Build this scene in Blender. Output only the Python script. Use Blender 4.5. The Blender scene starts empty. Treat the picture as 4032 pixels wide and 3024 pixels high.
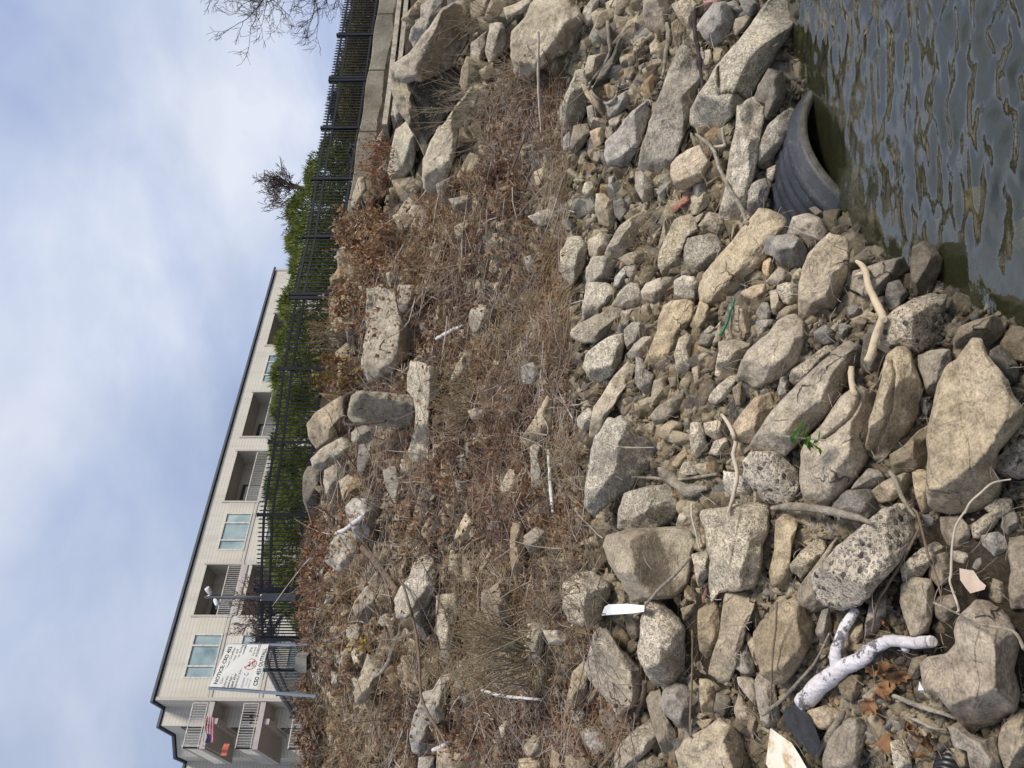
# riprap bank with outfall pipe
import bpy, math, random
import numpy as np
from mathutils import Vector
from mathutils.bvhtree import BVHTree
random.seed(7); RNG = np.random.default_rng(7)
S = bpy.context.scene; COL = S.collection
F = 2950.0; HZ = 2090.0; CAM = np.array([0.0, 0.0, 1.7])
PITCH = math.atan((HZ-2016)/F)
FWD = np.array([0, math.cos(PITCH), math.sin(PITCH)]); UPV = np.array([0, -math.sin(PITCH), math.cos(PITCH)]); RGT = np.array([1.0, 0, 0])
TILES = dict(A=(3000,2000),B=(3000,1000),C=(3000,0),D=(2100,2000),E=(2100,1000),F=(2100,0),G=(1100,2000),H=(1100,1000),I=(1200,0))
TS = 1672/1032.0
def ray(x, y):
    x = np.asarray(x, float); y = np.asarray(y, float)
    return FWD + ((1512-y)/F)[..., None]*RGT + ((2016-x)/F)[..., None]*UPV
def at(x, y, d): return CAM + ray(x, y)*np.asarray(d)[..., None]
def src(t, x, y): o = TILES[t]; return o[0]+x/TS, o[1]+y/TS

# ---------------------------------------------------------------- noise
def _h(ix, iy, iz, seed):
    n = (ix*374761393 + iy*668265263 + iz*2147483647 + seed*1274126177) & 0xffffffff
    n = ((n ^ (n >> 13))*1274126177) & 0xffffffff
    n = ((n ^ (n >> 16))*2246822519) & 0xffffffff
    return ((n ^ (n >> 15)) & 0xffff)/65535.0
def vnoise(p, seed=0):
    i = np.floor(p).astype(np.int64); f = p-i; f = f*f*(3-2*f)
    r = 0
    for dx in (0,1):
        wx = f[...,0] if dx else 1-f[...,0]
        for dy in (0,1):
            wy = f[...,1] if dy else 1-f[...,1]
            for dz in (0,1):
                wz = f[...,2] if dz else 1-f[...,2]
                r = r + wx*wy*wz*_h(i[...,0]+dx, i[...,1]+dy, i[...,2]+dz, seed)
    return r*2-1
def fbm(p, o=3, seed=0):
    r = 0; a = 1
    for k in range(o): r = r + a*vnoise(p*2.0**k+17.3*k, seed+k); a *= .5
    return r

# ---------------------------------------------------------------- terrain
XS = [-14,-3,-1.2,-.5,.2,.64,.93,1.8,2.2,3.5,6,12,30]; YSV = [1.1,1.4,1.6,2.0,2.6,3.65,4.1,4.65,4.9,5.6,7.0,9.5,14]
FP = [(-13.5,29),(-12.2,26),(-10.3,23),(-9.02,21.6),(-7.78,20.2),(-6.49,18.9),(-5.11,18.5),(-3.256,18.5),(-1.456,18.6),(.39,18.8),(2.2,19.0),(3.88,19.6),(5.59,20.3),(7.25,21.1),(8.92,21.9),(10.63,22.7),(12.35,23.5),(14.05,24.3),(15.8,25.1)]
FX = [p[0] for p in FP]; FY = [p[1] for p in FP]
ZX = [-10,-5,-3,.39,2.2,5.6,9,11,30]; ZV = [7.45,7.3,7.1,6.83,6.6,6.52,6.46,6.42,6.3]
def fy(X): return np.interp(X, FX, FY)
def zt(X): return np.interp(X, ZX, ZV)
def wallh(X): return np.interp(X, [2.6,4.0,30],[.1,.62,.75])
def terr(X, Y):
    X = np.asarray(X, float); Y = np.asarray(Y, float)
    ys = np.interp(X, XS, YSV); yf = np.minimum(fy(X), 21.5+np.maximum(X,0)*.4)-.35
    u = (Y-ys)/(yf-ys); top = zt(X)-wallh(X)
    return np.where(u < 0, (Y-ys)*.24-.02, np.where(u > 1, np.minimum(top+(Y-yf)*3, zt(X)), top*np.clip(u,0,1)-.02))
def hit(x, y):
    """distance along the camera axis at which the ray through a photo pixel meets the bank"""
    d = ray(x, y); t = np.full(d.shape[:-1], 1.2); done = np.zeros(t.shape, bool)
    for k in range(700):
        p = CAM+d*t[..., None]
        below = p[...,2] <= terr(p[...,0], p[...,1])
        done |= below | (p[...,1] > fy(p[...,0])-.4)
        if done.all(): break
        t = np.where(done, t, t+.012+t*.002)
    return t

# ---------------------------------------------------------------- objects
def tag(o, label=None, cat=None, group=None, kind=None):
    if label: o['label'] = label
    if cat: o['category'] = cat
    if group: o['group'] = group
    if kind: o['kind'] = kind
    return o
def mesh_obj(name, V, Fc, mat, parent=None, loc=None, smooth=True):
    me = bpy.data.meshes.new(name); V = np.asarray(V, float)
    if loc is not None: V = V-np.asarray(loc)
    if isinstance(Fc, np.ndarray):
        n, k = Fc.shape
        me.vertices.add(len(V)); me.vertices.foreach_set('co', V.ravel())
        me.loops.add(n*k); me.loops.foreach_set('vertex_index', Fc.ravel().astype(np.int32))
        me.polygons.add(n); me.polygons.foreach_set('loop_start', np.arange(0, n*k, k, dtype=np.int32)); me.polygons.foreach_set('loop_total', np.full(n, k, np.int32))
        me.update(calc_edges=True)
    else:
        me.from_pydata(V.tolist(), [], [list(map(int, f)) for f in Fc])
    if smooth: me.polygons.foreach_set('use_smooth', [True]*len(me.polygons))
    mats = mat if isinstance(mat, (list, tuple)) else [mat]
    for m in mats: me.materials.append(m)
    o = bpy.data.objects.new(name, me); COL.objects.link(o)
    if loc is not None: o.location = Vector(loc)
    if parent:
        o.parent = parent
        o.location = o.location-parent.location
    return o
def empty(name, loc, *a, **k):
    o = bpy.data.objects.new(name, None); COL.objects.link(o); o.location = Vector(loc); o.empty_display_size = .1
    return tag(o, *a, **k)
class MB:
    def __init__(s): s.v = []; s.f = []
    def add(s, V, Fs):
        n = len(s.v); s.v += [tuple(map(float, p)) for p in V]; s.f += [[i+n for i in f] for f in Fs]; return s
    def obox(s, c, ax, ay, az):
        c, ax, ay, az = map(np.asarray, (c, ax, ay, az))
        V = [c+i*ax+j*ay+k*az for i in (-1,1) for j in (-1,1) for k in (-1,1)]
        return s.add(V, [(0,1,3,2),(4,6,7,5),(0,4,5,1),(2,3,7,6),(0,2,6,4),(1,5,7,3)])
    def bar(s, a, b, w, h, up=(0,0,1)):
        a = np.asarray(a, float); b = np.asarray(b, float); d = b-a; L = np.linalg.norm(d); d = d/L
        up = np.asarray(up, float)
        if abs(d@up) > .95: up = np.array([0,1.,0])
        r = np.cross(d, up); r /= np.linalg.norm(r); u = np.cross(r, d)
        return s.obox((a+b)/2, d*L/2, r*w/2, u*h/2)
    def tube(s, P, R, n=6, cap=True):
        P = np.asarray(P, float); R = np.broadcast_to(np.asarray(R, float), (len(P),))
        T = np.gradient(P, axis=0); T /= np.linalg.norm(T, axis=1)[:, None]+1e-9
        a = np.array([0,0,1.]) if abs(T[0][2]) < .9 else np.array([1.,0,0])
        V = []
        for i in range(len(P)):
            r = np.cross(T[i], a); r /= np.linalg.norm(r)+1e-9; u = np.cross(r, T[i]); a = u
            for k in range(n):
                an = 2*math.pi*k/n; V.append(P[i]+R[i]*(math.cos(an)*r+math.sin(an)*u))
        Fs = [(i*n+k, i*n+(k+1)%n, (i+1)*n+(k+1)%n, (i+1)*n+k) for i in range(len(P)-1) for k in range(n)]
        if cap: Fs += [tuple(range(n-1,-1,-1)), tuple((len(P)-1)*n+k for k in range(n))]
        return s.add(V, Fs)
    def build(s, name, mat, parent=None, loc=None, smooth=False):
        if loc is None: loc = parent.location if parent else np.mean(s.v, axis=0)
        o = mesh_obj(name, s.v, s.f, mat, None, loc, smooth)
        if parent: o.parent = parent; o.location = Vector(loc)-parent_world(parent)
        return o
def parent_world(p):
    v = Vector(p.location)
    while p.parent: p = p.parent; v += p.location
    return v

# ---------------------------------------------------------------- materials
class NT:
    def __init__(s, name):
        s.m = bpy.data.materials.new(name); s.m.use_nodes = True; s.t = s.m.node_tree; s.t.nodes.clear()
        s.out = s.n('ShaderNodeOutputMaterial')
    def n(s, ty, **k):
        o = s.t.nodes.new(ty)
        for a, b in k.items(): setattr(o, a, b)
        return o
    def l(s, a, b): s.t.links.new(a, b)
    def setin(s, node, **k):
        for a, b in k.items():
            i = node.inputs[a.replace('_', ' ')]
            if hasattr(b, 'links') or hasattr(b, 'is_linked'): s.l(b, i)
            else: i.default_value = b
    def noise(s, vec, scale, detail=5, rough=.55):
        n = s.n('ShaderNodeTexNoise'); s.setin(n, Scale=scale, Detail=detail, Roughness=rough)
        if vec is not None: s.l(vec, n.inputs['Vector'])
        return n.outputs['Fac']
    def ramp(s, fac, stops):
        r = s.n('ShaderNodeValToRGB'); e = r.color_ramp.elements
        while len(e) < len(stops): e.new(.5)
        for el, (p, c) in zip(e, stops): el.position = p; el.color = (*c, 1) if len(c) == 3 else c
        s.l(fac, r.inputs[0]); return r.outputs[0]
    def mix(s, fac, a, b, mode='MIX'):
        m = s.n('ShaderNodeMix', data_type='RGBA', blend_type=mode)
        for i, v in ((0, fac), (6, a), (7, b)):
            if hasattr(v, 'is_linked'): s.l(v, m.inputs[i])
            else: m.inputs[i].default_value = v if i == 0 else (*v, 1)
        return m.outputs[2]
    def math(s, op, a, b=0.0, c=0.0):
        m = s.n('ShaderNodeMath', operation=op)
        for i, v in enumerate((a, b, c)):
            if hasattr(v, 'is_linked'): s.l(v, m.inputs[i])
            else: m.inputs[i].default_value = v
        return m.outputs[0]
    def bump(s, h, strength, dist, nrm=None):
        b = s.n('ShaderNodeBump'); b.inputs['Strength'].default_value = strength; b.inputs['Distance'].default_value = dist
        s.l(h, b.inputs['Height'])
        if nrm is not None: s.l(nrm, b.inputs['Normal'])
        return b.outputs[0]
    def wet(s, col, rough, amt=.5):
        g = s.n('ShaderNodeNewGeometry'); sx = s.n('ShaderNodeSeparateXYZ'); s.l(g.outputs['Position'], sx.inputs[0])
        z = s.math('MULTIPLY_ADD', s.noise(g.outputs['Position'], 5, 3, .5), .12, sx.outputs[2])
        w = s.ramp(z, [(.15, (1,1,1)), (.25, (0,0,0))])
        return s.mix(s.math('MULTIPLY', w, 1-amt), col, (.03,.027,.017)), s.math('MULTIPLY_ADD', w, -.5, rough)
    def bsdf(s, color, rough=.85, spec=.3, nrm=None, metal=0):
        b = s.n('ShaderNodeBsdfPrincipled')
        for k, v in (('Base Color', color), ('Roughness', rough), ('Specular IOR Level', spec), ('Metallic', metal)):
            if hasattr(v, 'is_linked'): s.l(v, b.inputs[k])
            else: b.inputs[k].default_value = (*v, 1) if k == 'Base Color' else v
        if nrm is not None: s.l(nrm, b.inputs['Normal'])
        s.l(b.outputs[0], s.out.inputs['Surface']); return b
    def obvec(s, rnd=True):
        tc = s.n('ShaderNodeTexCoord'); v = tc.outputs['Object']
        if rnd:
            oi = s.n('ShaderNodeObjectInfo'); s.rand = oi.outputs['Random']
            a = s.n('ShaderNodeVectorMath', operation='ADD'); c = s.n('ShaderNodeCombineXYZ')
            for i, k in enumerate((37., 71., 53.)): s.l(s.math('MULTIPLY', s.rand, k), c.inputs[i])
            s.l(v, a.inputs[0]); s.l(c.outputs[0], a.inputs[1]); v = a.outputs[0]
        return v
def plain(name, c, rough=.7, spec=.3, var=.25, scale=8, bump=0, metal=0):
    m = NT(name); v = m.obvec(False)
    f = m.noise(v, scale, 6)
    col = m.ramp(f, [(.3, tuple(x*(1-var) for x in c)), (.7, tuple(min(1, x*(1+var)) for x in c))])
    nr = m.bump(m.noise(v, scale*6, 5), bump, .02) if bump else None
    m.bsdf(col, rough, spec, nr, metal); return m.m
def rockmat(name, dark, mid, light, pebble=0, pscale=45, layer=False, rough=.9, spec=.2, stain=(.20,.15,.09)):
    m = NT(name); v = m.obvec()
    big = m.noise(v, 3.2, 6, .6); med = m.noise(v, 16, 7, .65); fine = m.noise(v, 95, 5, .7)
    col = m.ramp(big, [(.30, dark), (.5, mid), (.72, light)])
    col = m.mix(1.0, col, m.ramp(med, [(.3, (.58,.55,.51)), (.5, (1,1,1)), (.72, (1.34,1.31,1.24))]), 'MULTIPLY')
    col = m.mix(1.0, col, m.ramp(fine, [(.32, (.58,.56,.54)), (.5, (1,1,1)), (.7, (1.42,1.4,1.35))]), 'MULTIPLY')
    st = m.math('MULTIPLY', m.ramp(m.noise(v, 5.5, 8, .7), [(.55, (0,0,0)), (.72, (1,1,1))]), .55)
    col = m.mix(st, col, stain)
    h = m.math('ADD', m.math('MULTIPLY', med, .8), m.math('MULTIPLY', fine, .28))
    if pebble:
        def cells(sc, seed):
            vo = m.n('ShaderNodeTexVoronoi'); m.setin(vo, Scale=sc, Randomness=1.0); wv = m.n('ShaderNodeVectorMath', operation='ADD'); nn = m.n('ShaderNodeTexNoise'); m.setin(nn, Scale=sc*.8, Detail=2.0)
            sk = m.n('ShaderNodeVectorMath', operation='SCALE'); sk.inputs['Scale'].default_value = .7/sc
            m.l(v, nn.inputs['Vector']); m.l(nn.outputs['Color'], sk.inputs[0]); m.l(v, wv.inputs[0]); m.l(sk.outputs[0], wv.inputs[1]); m.l(wv.outputs[0], vo.inputs['Vector'])
            sep = m.n('ShaderNodeSeparateColor'); m.l(vo.outputs['Color'], sep.inputs[0])
            return sep, m.ramp(vo.outputs['Distance'], [(.34, (1,1,1)), (.5, (0,0,0))])
        sep, ins = cells(pscale, 1)
        pc = m.ramp(sep.outputs[0], [(0, (.16,.13,.09)), (.2, (.29,.235,.16)), (.5, (.40,.33,.22)), (.8, (.48,.41,.29)), (1, (.58,.51,.39))])
        mask = m.math('MULTIPLY', ins, m.math('GREATER_THAN', sep.outputs[1], .3))
        col = m.mix(m.math('MULTIPLY', mask, .55 if pebble == 1 else .85), col, pc); h = m.math('ADD', h, m.math('MULTIPLY', mask, .4 if pebble == 1 else .6))
        if pebble == 2:
            s2, in2 = cells(pscale*.42, 2); mk = m.math('MULTIPLY', in2, m.math('GREATER_THAN', s2.outputs[1], .70))
            col = m.mix(m.math('MULTIPLY', mk, .92), col, m.ramp(s2.outputs[0], [(0, (.035,.034,.037)), (.5, (.07,.06,.055)), (.8, (.17,.12,.08)), (1, (.4,.33,.22))])); h = m.math('ADD', h, m.math('MULTIPLY', mk, .6))
    if layer:                                             # hairline cracks that come and go
        sp_ = m.n('ShaderNodeVectorMath', operation='SCALE'); n3 = m.n('ShaderNodeTexNoise'); m.setin(n3, Scale=6.0, Detail=4.0); m.l(v, n3.inputs['Vector']); sp_.inputs['Scale'].default_value = .22; m.l(n3.outputs['Color'], sp_.inputs[0])
        av = m.n('ShaderNodeVectorMath', operation='ADD'); m.l(v, av.inputs[0]); m.l(sp_.outputs[0], av.inputs[1]); ve = m.n('ShaderNodeTexVoronoi', feature='DISTANCE_TO_EDGE'); m.setin(ve, Scale=3.4); m.l(av.outputs[0], ve.inputs['Vector'])
        ck = m.math('MULTIPLY', m.ramp(ve.outputs['Distance'], [(.0, (1,1,1)), (.022, (0,0,0))]), m.ramp(m.noise(v, 2.6, 3, .5), [(.57, (0,0,0)), (.66, (1,1,1))]))
        h = m.math('MULTIPLY_ADD', ck, -1.0, h); col = m.mix(m.math('MULTIPLY', ck, .5), col, (.07,.058,.04))
    hs = m.n('ShaderNodeHueSaturation'); m.setin(hs, Hue=.5); m.l(col, hs.inputs['Color'])
    m.l(m.math('MULTIPLY_ADD', m.rand, .1 if name == 'pale_concrete' else .4, 1.04 if name == 'pale_concrete' else .84), hs.inputs['Value']); 
    r2 = m.math('FRACT', m.math('MULTIPLY', m.rand, 7.3)); m.l(m.math('MULTIPLY_ADD', r2, .1 if name == 'pale_concrete' else .3, .85 if name == 'pale_concrete' else .6), hs.inputs['Saturation'])
    nr = m.bump(h, 1.0, .03)
    if layer:
        wv = m.n('ShaderNodeTexWave'); m.setin(wv, Scale=6.0, Distortion=9.0, Detail=4.0, Detail_Scale=1.5); m.l(v, wv.inputs['Vector'])
        nr = m.bump(wv.outputs['Fac'], .12, .02, nr)
    if name == 'sunken_stone': m.bsdf(hs.outputs[0], rough, spec, nr); return m.m
    wc, wr = m.wet(hs.outputs[0], rough, .42); m.bsdf(wc, wr, spec+.1, nr); return m.m
MAT = {}
MAT['t'] = rockmat('tan_stone', (0.288,0.218,0.127), (0.420,0.328,0.196), (0.540,0.431,0.276), layer=True)
MAT['b'] = rockmat('brown_stone', (0.204,0.155,0.095), (0.312,0.241,0.148), (0.420,0.333,0.212), layer=True)
MAT['g'] = rockmat('grey_stone', (0.216,0.190,0.154), (0.348,0.305,0.239), (0.468,0.414,0.329), layer=True)
MAT['d'] = rockmat('dark_stone', (0.114,0.098,0.076), (0.192,0.161,0.122), (0.276,0.236,0.175), layer=True)
MAT['o'] = rockmat('ochre_stone', (0.324,0.218,0.106), (0.468,0.333,0.175), (0.564,0.425,0.244), layer=True, stain=(0.360,0.184,0.064))
MAT['s'] = rockmat('smooth_stone', (.24,.19,.125), (.33,.27,.185), (.40,.34,.24), stain=(.2,.16,.1))
MAT['c'] = rockmat('broken_concrete', (0.336,0.270,0.170), (0.468,0.385,0.254), (0.600,0.506,0.350), 1, 95)
MAT['k'] = rockmat('pale_concrete', (.42,.365,.26), (.52,.46,.34), (.62,.56,.44), 1, 80, stain=(.3,.25,.17))
MAT['p'] = rockmat('conglomerate', (0.360,0.282,0.175), (0.504,0.402,0.254), (0.600,0.489,0.329), 2, 75)
MAT['r'] = rockmat('red_brick', (.26,.09,.05), (.36,.13,.075), (.42,.18,.11))
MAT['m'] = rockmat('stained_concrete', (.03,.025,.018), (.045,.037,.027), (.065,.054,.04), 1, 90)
MAT['w'] = rockmat('sunken_stone', (0.216,0.184,0.095), (0.336,0.287,0.159), (0.432,0.380,0.223))
def soil():
    m = NT('soil'); tc = m.n('ShaderNodeTexCoord'); v = tc.outputs['Object']
    f = m.noise(v, 2.5, 8, .65); g = m.noise(v, 40, 6, .7)
    col = m.ramp(f, [(.3, (.03,.024,.017)), (.5, (.06,.049,.035)), (.7, (.11,.09,.065))])
    col = m.mix(1.0, col, m.ramp(g, [(.3, (.5,.5,.5)), (.7, (1.3,1.25,1.2))]), 'MULTIPLY')
    wc, wr = m.wet(col, .95, .5); m.bsdf(wc, wr, .15, m.bump(m.math('ADD', f, g), 1, .05)); return m.m
# ground: one sheet from the river bed up the bank and back to the buildings
gx = np.concatenate([np.arange(-16, 14, .12), np.linspace(14, 400, 40)]); gx = np.concatenate([np.linspace(-400,-16.5,40), gx])
gy = np.concatenate([np.linspace(-60, .5, 30), np.arange(.6, 27, .1), np.linspace(27.5, 600, 50)])
GX, GY = np.meshgrid(gx, gy, indexing='ij')
GZ = terr(np.clip(GX,-14,28), GY); GZ = np.maximum(GZ, -2.2-.002*np.abs(GX)-.0*GY)
_a = np.array([1.39,4.37]); _u = np.array([-.49,.87]); _s = (GX-_a[0])*_u[0]+(GY-_a[1])*_u[1]; _w = np.abs((GX-_a[0])*_u[1]-(GY-_a[1])*_u[0])
GZ = np.where((_s > -.8) & (_s < 1.5) & (_w < .95), np.minimum(GZ, -.35), GZ)
slope = (GZ < zt(GX)-.05) & (GZ > -1)
GZ = GZ+np.where(slope, .07*fbm(np.stack([GX*1.6, GY*1.6, 0*GX], -1), 3, 5)-.03, 0)
def grid_faces(a, b):
    i = np.arange(a*b).reshape(a, b); return np.stack([i[:-1,:-1], i[1:,:-1], i[1:,1:], i[:-1,1:]], -1).reshape(-1, 4)
ground = mesh_obj('ground', np.stack([GX,GY,GZ], -1).reshape(-1,3), grid_faces(*GX.shape), soil())
tag(ground, 'brown earth bank sloping down to the water under the stones', 'ground', None, 'structure')

# ---------------------------------------------------------------- traced stones
BV = []; BF = []; BN = 0          # collects every solid near surface, so that sticks and litter can lie on it
def collect(V, Fc):
    global BN
    BV.append(np.asarray(V)); BF.extend([tuple(int(i)+BN for i in f) for f in Fc]); BN += len(V)
ROCKS = []
def inside(px, py, P):
    n = len(P); c = np.zeros(np.shape(px), bool); j = n-1
    for i in range(n):
        xi, yi = P[i]; xj, yj = P[j]
        c ^= ((yi > py) != (yj > py)) & (px < (xj-xi)*(py-yi)/(yj-yi+1e-9)+xi); j = i
    return c
def poly_area_c(P):
    x, y = P[:,0], P[:,1]; x2, y2 = np.roll(x,-1), np.roll(y,-1); k = x*y2-x2*y; A = k.sum()/2
    return A, np.array([((x+x2)*k).sum(), ((y+y2)*k).sum()])/(6*A)
def make_rock(idx, typ, P, ridge, crack, fwd=0.0):
    rs = np.random.default_rng(idx+11)
    A, c = poly_area_c(P)
    if A < 0: P = P[::-1]; A = -A
    d0 = float(hit(c[0], c[1])); k = d0/F
    if typ == 'w': d0 = float((CAM[2]+.16)/((c[0]-HZ)/F)); k = d0/F
    P = c+(P-c)*(1.045 if typ not in 'mw' else 1.0)
    q = (P-c)*k
    M = np.cov(q.T); ev, evec = np.linalg.eigh(M); rmin = math.sqrt(A)*k*.5
    rmin = min(rmin, 2.0*math.sqrt(ev[0])); 
    per = np.linalg.norm(np.roll(P,-1,0)-P, axis=1)
    L = per.sum(); NA = int(np.clip(L/4/1.9, 24, 190)); NR = int(np.clip(math.sqrt(A)/4/2.6, 6, 34))
    cum = np.concatenate([[0], np.cumsum(per)]); s = (np.arange(NA)/NA*L)
    Pc = np.vstack([P, P[:1]])
    B = np.stack([np.interp(s, cum, Pc[:,0]), np.interp(s, cum, Pc[:,1])], -1)
    # slight corner softening and a ragged edge
    B = .8*B+.1*(np.roll(B,1,0)+np.roll(B,-1,0))
    q = (B-c)*k
    ang = q/rmin
    rag = {'c':.055,'k':.045,'p':.05}.get(typ, .035)
    q = q*(1+rag*fbm(np.stack([ang[:,0]*2.2, ang[:,1]*2.2, np.full(NA, idx*3.1)], -1), 4, 3)[:, None])
    lift = .55*rmin if typ not in 'mw' else 0
    dc = d0-lift/ (0.6 if d0 < 6 else .8)
    ctr = at(c[0], c[1], dc); dirc = ray(c[0], c[1]); v = -dirc/np.linalg.norm(dirc)
    N = np.array([-.15,-.37,1.]); N /= np.linalg.norm(N)
    m = .72*v+.28*N; m /= np.linalg.norm(m)
    k2 = dc/F
    t = 1-(1-np.linspace(0, 1, NR+1)[1:])**1.35
    G = q[None]*t[:, None, None]; G = np.concatenate([np.zeros((1,2)), G.reshape(-1,2)])
    T = np.concatenate([[0], np.repeat(t, NA)])
    H0 = {'t':.62,'b':.6,'g':.5,'s':.75,'c':.62,'k':.6,'p':.72,'m':.05,'w':.5}.get(typ, .6)*rmin
    # height field: two main faces that meet at a ridge, plus a few chipped corners
    if ridge is not None:
        a, b = (ridge[0]-c)*k, (ridge[1]-c)*k; g1, g2 = .6, 1.15
    else:
        ma = evec[:,1]; an = math.atan2(ma[1], ma[0])+rs.normal(0, .35)
        if abs(math.cos(an)) > .85: an += rs.choice([-.6,.6])
        dv = np.array([math.cos(an), math.sin(an)]); off = rs.uniform(-.1,.45)*rmin
        nn = np.array([-dv[1], dv[0]]); nn *= np.sign(nn[0]) if abs(nn[0]) > .05 else 1
        a, b = nn*off-dv, nn*off+dv; g1, g2 = rs.uniform(.3,.8), rs.uniform(.7,1.3)
    dl = (b-a)/np.linalg.norm(b-a); nl = np.array([-dl[1], dl[0]])
    if nl[0] > 0: nl = -nl                                # towards photo-left = upwards
    if abs(nl[0]) < .2 and nl[1] > 0: nl = -nl
    sd = (G-a)@nl
    if typ == 'm': h = 0*sd
    else:
        wob = .12*rmin*vnoise(np.concatenate([G/rmin*1.6, np.full((len(G),1), idx*1.7)], 1), 9)
        sd = sd+wob
        h = H0-np.where(sd > 0, g1*sd, -g2*sd)
        h = H0*.96-np.log(np.exp(np.clip((H0*.96-h)/(.02*rmin),-30,60))+1)*.02*rmin
        for _ in range(rs.integers(7, 13)):
            ph = rs.uniform(0, 2*math.pi); nd = np.array([math.cos(ph), math.sin(ph)]); ext = (q@nd).max()
            h = np.minimum(h, H0*rs.uniform(.8,1.05)-rs.uniform(.35,1.7)*(G@nd-ext*rs.uniform(.2,.8)))
    lo = -.75*rmin
    h = np.maximum(h, lo)
    p3 = np.concatenate([G, np.full((len(G),1), idx*2.3)], 1)
    am = {'c':.085,'k':.05,'p':.06,'s':.03,'m':.02}.get(typ, .065)
    h = h+rmin*am*fbm(p3/rmin*2.1, 4, 21)+{'c':.018,'p':.016,'s':.004}.get(typ, .011)*min(1, rmin*4)*fbm(p3*14, 3, 33)
    if typ in 'tbgdo':                                    # bedding: small steps along one direction
        la = rs.uniform(-.5,.5)+math.atan2(evec[1,1], evec[0,1]); ld = np.array([-math.sin(la), math.cos(la)])
        w = (G@ld)/rmin*4.5+.9*fbm(p3/rmin*1.3, 2, 4); h = h+.02*rmin*(np.abs((w % 1)-.5)*2)**3*np.sign(np.sin(w*2.1))
    h = h-.2*rmin*np.clip((T-.9)/.1, 0, 1)**2
    if crack is not None:
        C = (crack-c)*k; dd = np.full(len(G), 9.)
        for i in range(len(C)-1):
            e = C[i+1]-C[i]; u = np.clip(((G-C[i])@e)/(e@e), 0, 1); dd = np.minimum(dd, np.linalg.norm(G-C[i]-u[:,None]*e, axis=1))
        cw = .028 if typ == 'c' else .045; h = h-(.07 if typ == 'c' else .2)*rmin*np.exp(-(dd/(cw*rmin))**2)-.02*rmin*np.exp(-(dd/(.14*rmin))**2)
    pix = c+G/k
    D = ray(pix[:,0], pix[:,1])
    dep = ((ctr-CAM)@m)/(D@m); dep = np.clip(dep, dc-1.3*rmin, dc+1.3*rmin)
    last = 1+(NR-1)*NA
    if typ not in 'w':                                   # stand the stone on the bank by its lower visible edge
        pb = pix[last:]; ex = (dep-h)[last:]-hit(pb[:,0], pb[:,1]); low = G[last:,0] > -.2*rmin
        sh = max(0.0, float(np.percentile(ex[low], 80))+.04*rmin); dep = dep-sh
    dep = dep-fwd-(.10+.12*rmin if 1330 < c[0] < 2330 and typ != 'm' else 0)
    V = CAM+D*(dep-h)[:, None]
    Fc = []
    for j in range(NA): Fc.append((0, 1+(j+1)%NA, 1+j))
    for i in range(NR-1):
        o = 1+i*NA
        for j in range(NA): Fc.append((o+j, o+(j+1)%NA, o+NA+(j+1)%NA, o+NA+j))
    # buried back half
    NB = 4; last = 1+(NR-1)*NA; hb = h[last:last+NA]; db = dep[last:last+NA]
    back = []
    for i in range(1, NB+1):
        u = i/NB; tt = math.cos(u*math.pi/2*.93); px = c+(q*tt)/k; Dk = ray(px[:,0], px[:,1])
        back.append(CAM+Dk*(db-hb*(1-u)+ .95*rmin*math.sin(u*math.pi/2))[:, None])
    n0 = len(V); V = np.concatenate([V]+back)
    prev = last
    for i in range(NB):
        o = n0+i*NA
        for j in range(NA): Fc.append((prev+j, prev+(j+1)%NA, o+(j+1)%NA, o+j))
        prev = o
    Fc.append(tuple(prev+j for j in range(NA)))
    return V, Fc, ctr, c, A, d0, rmin
EXPOSURE = 1.03
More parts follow.
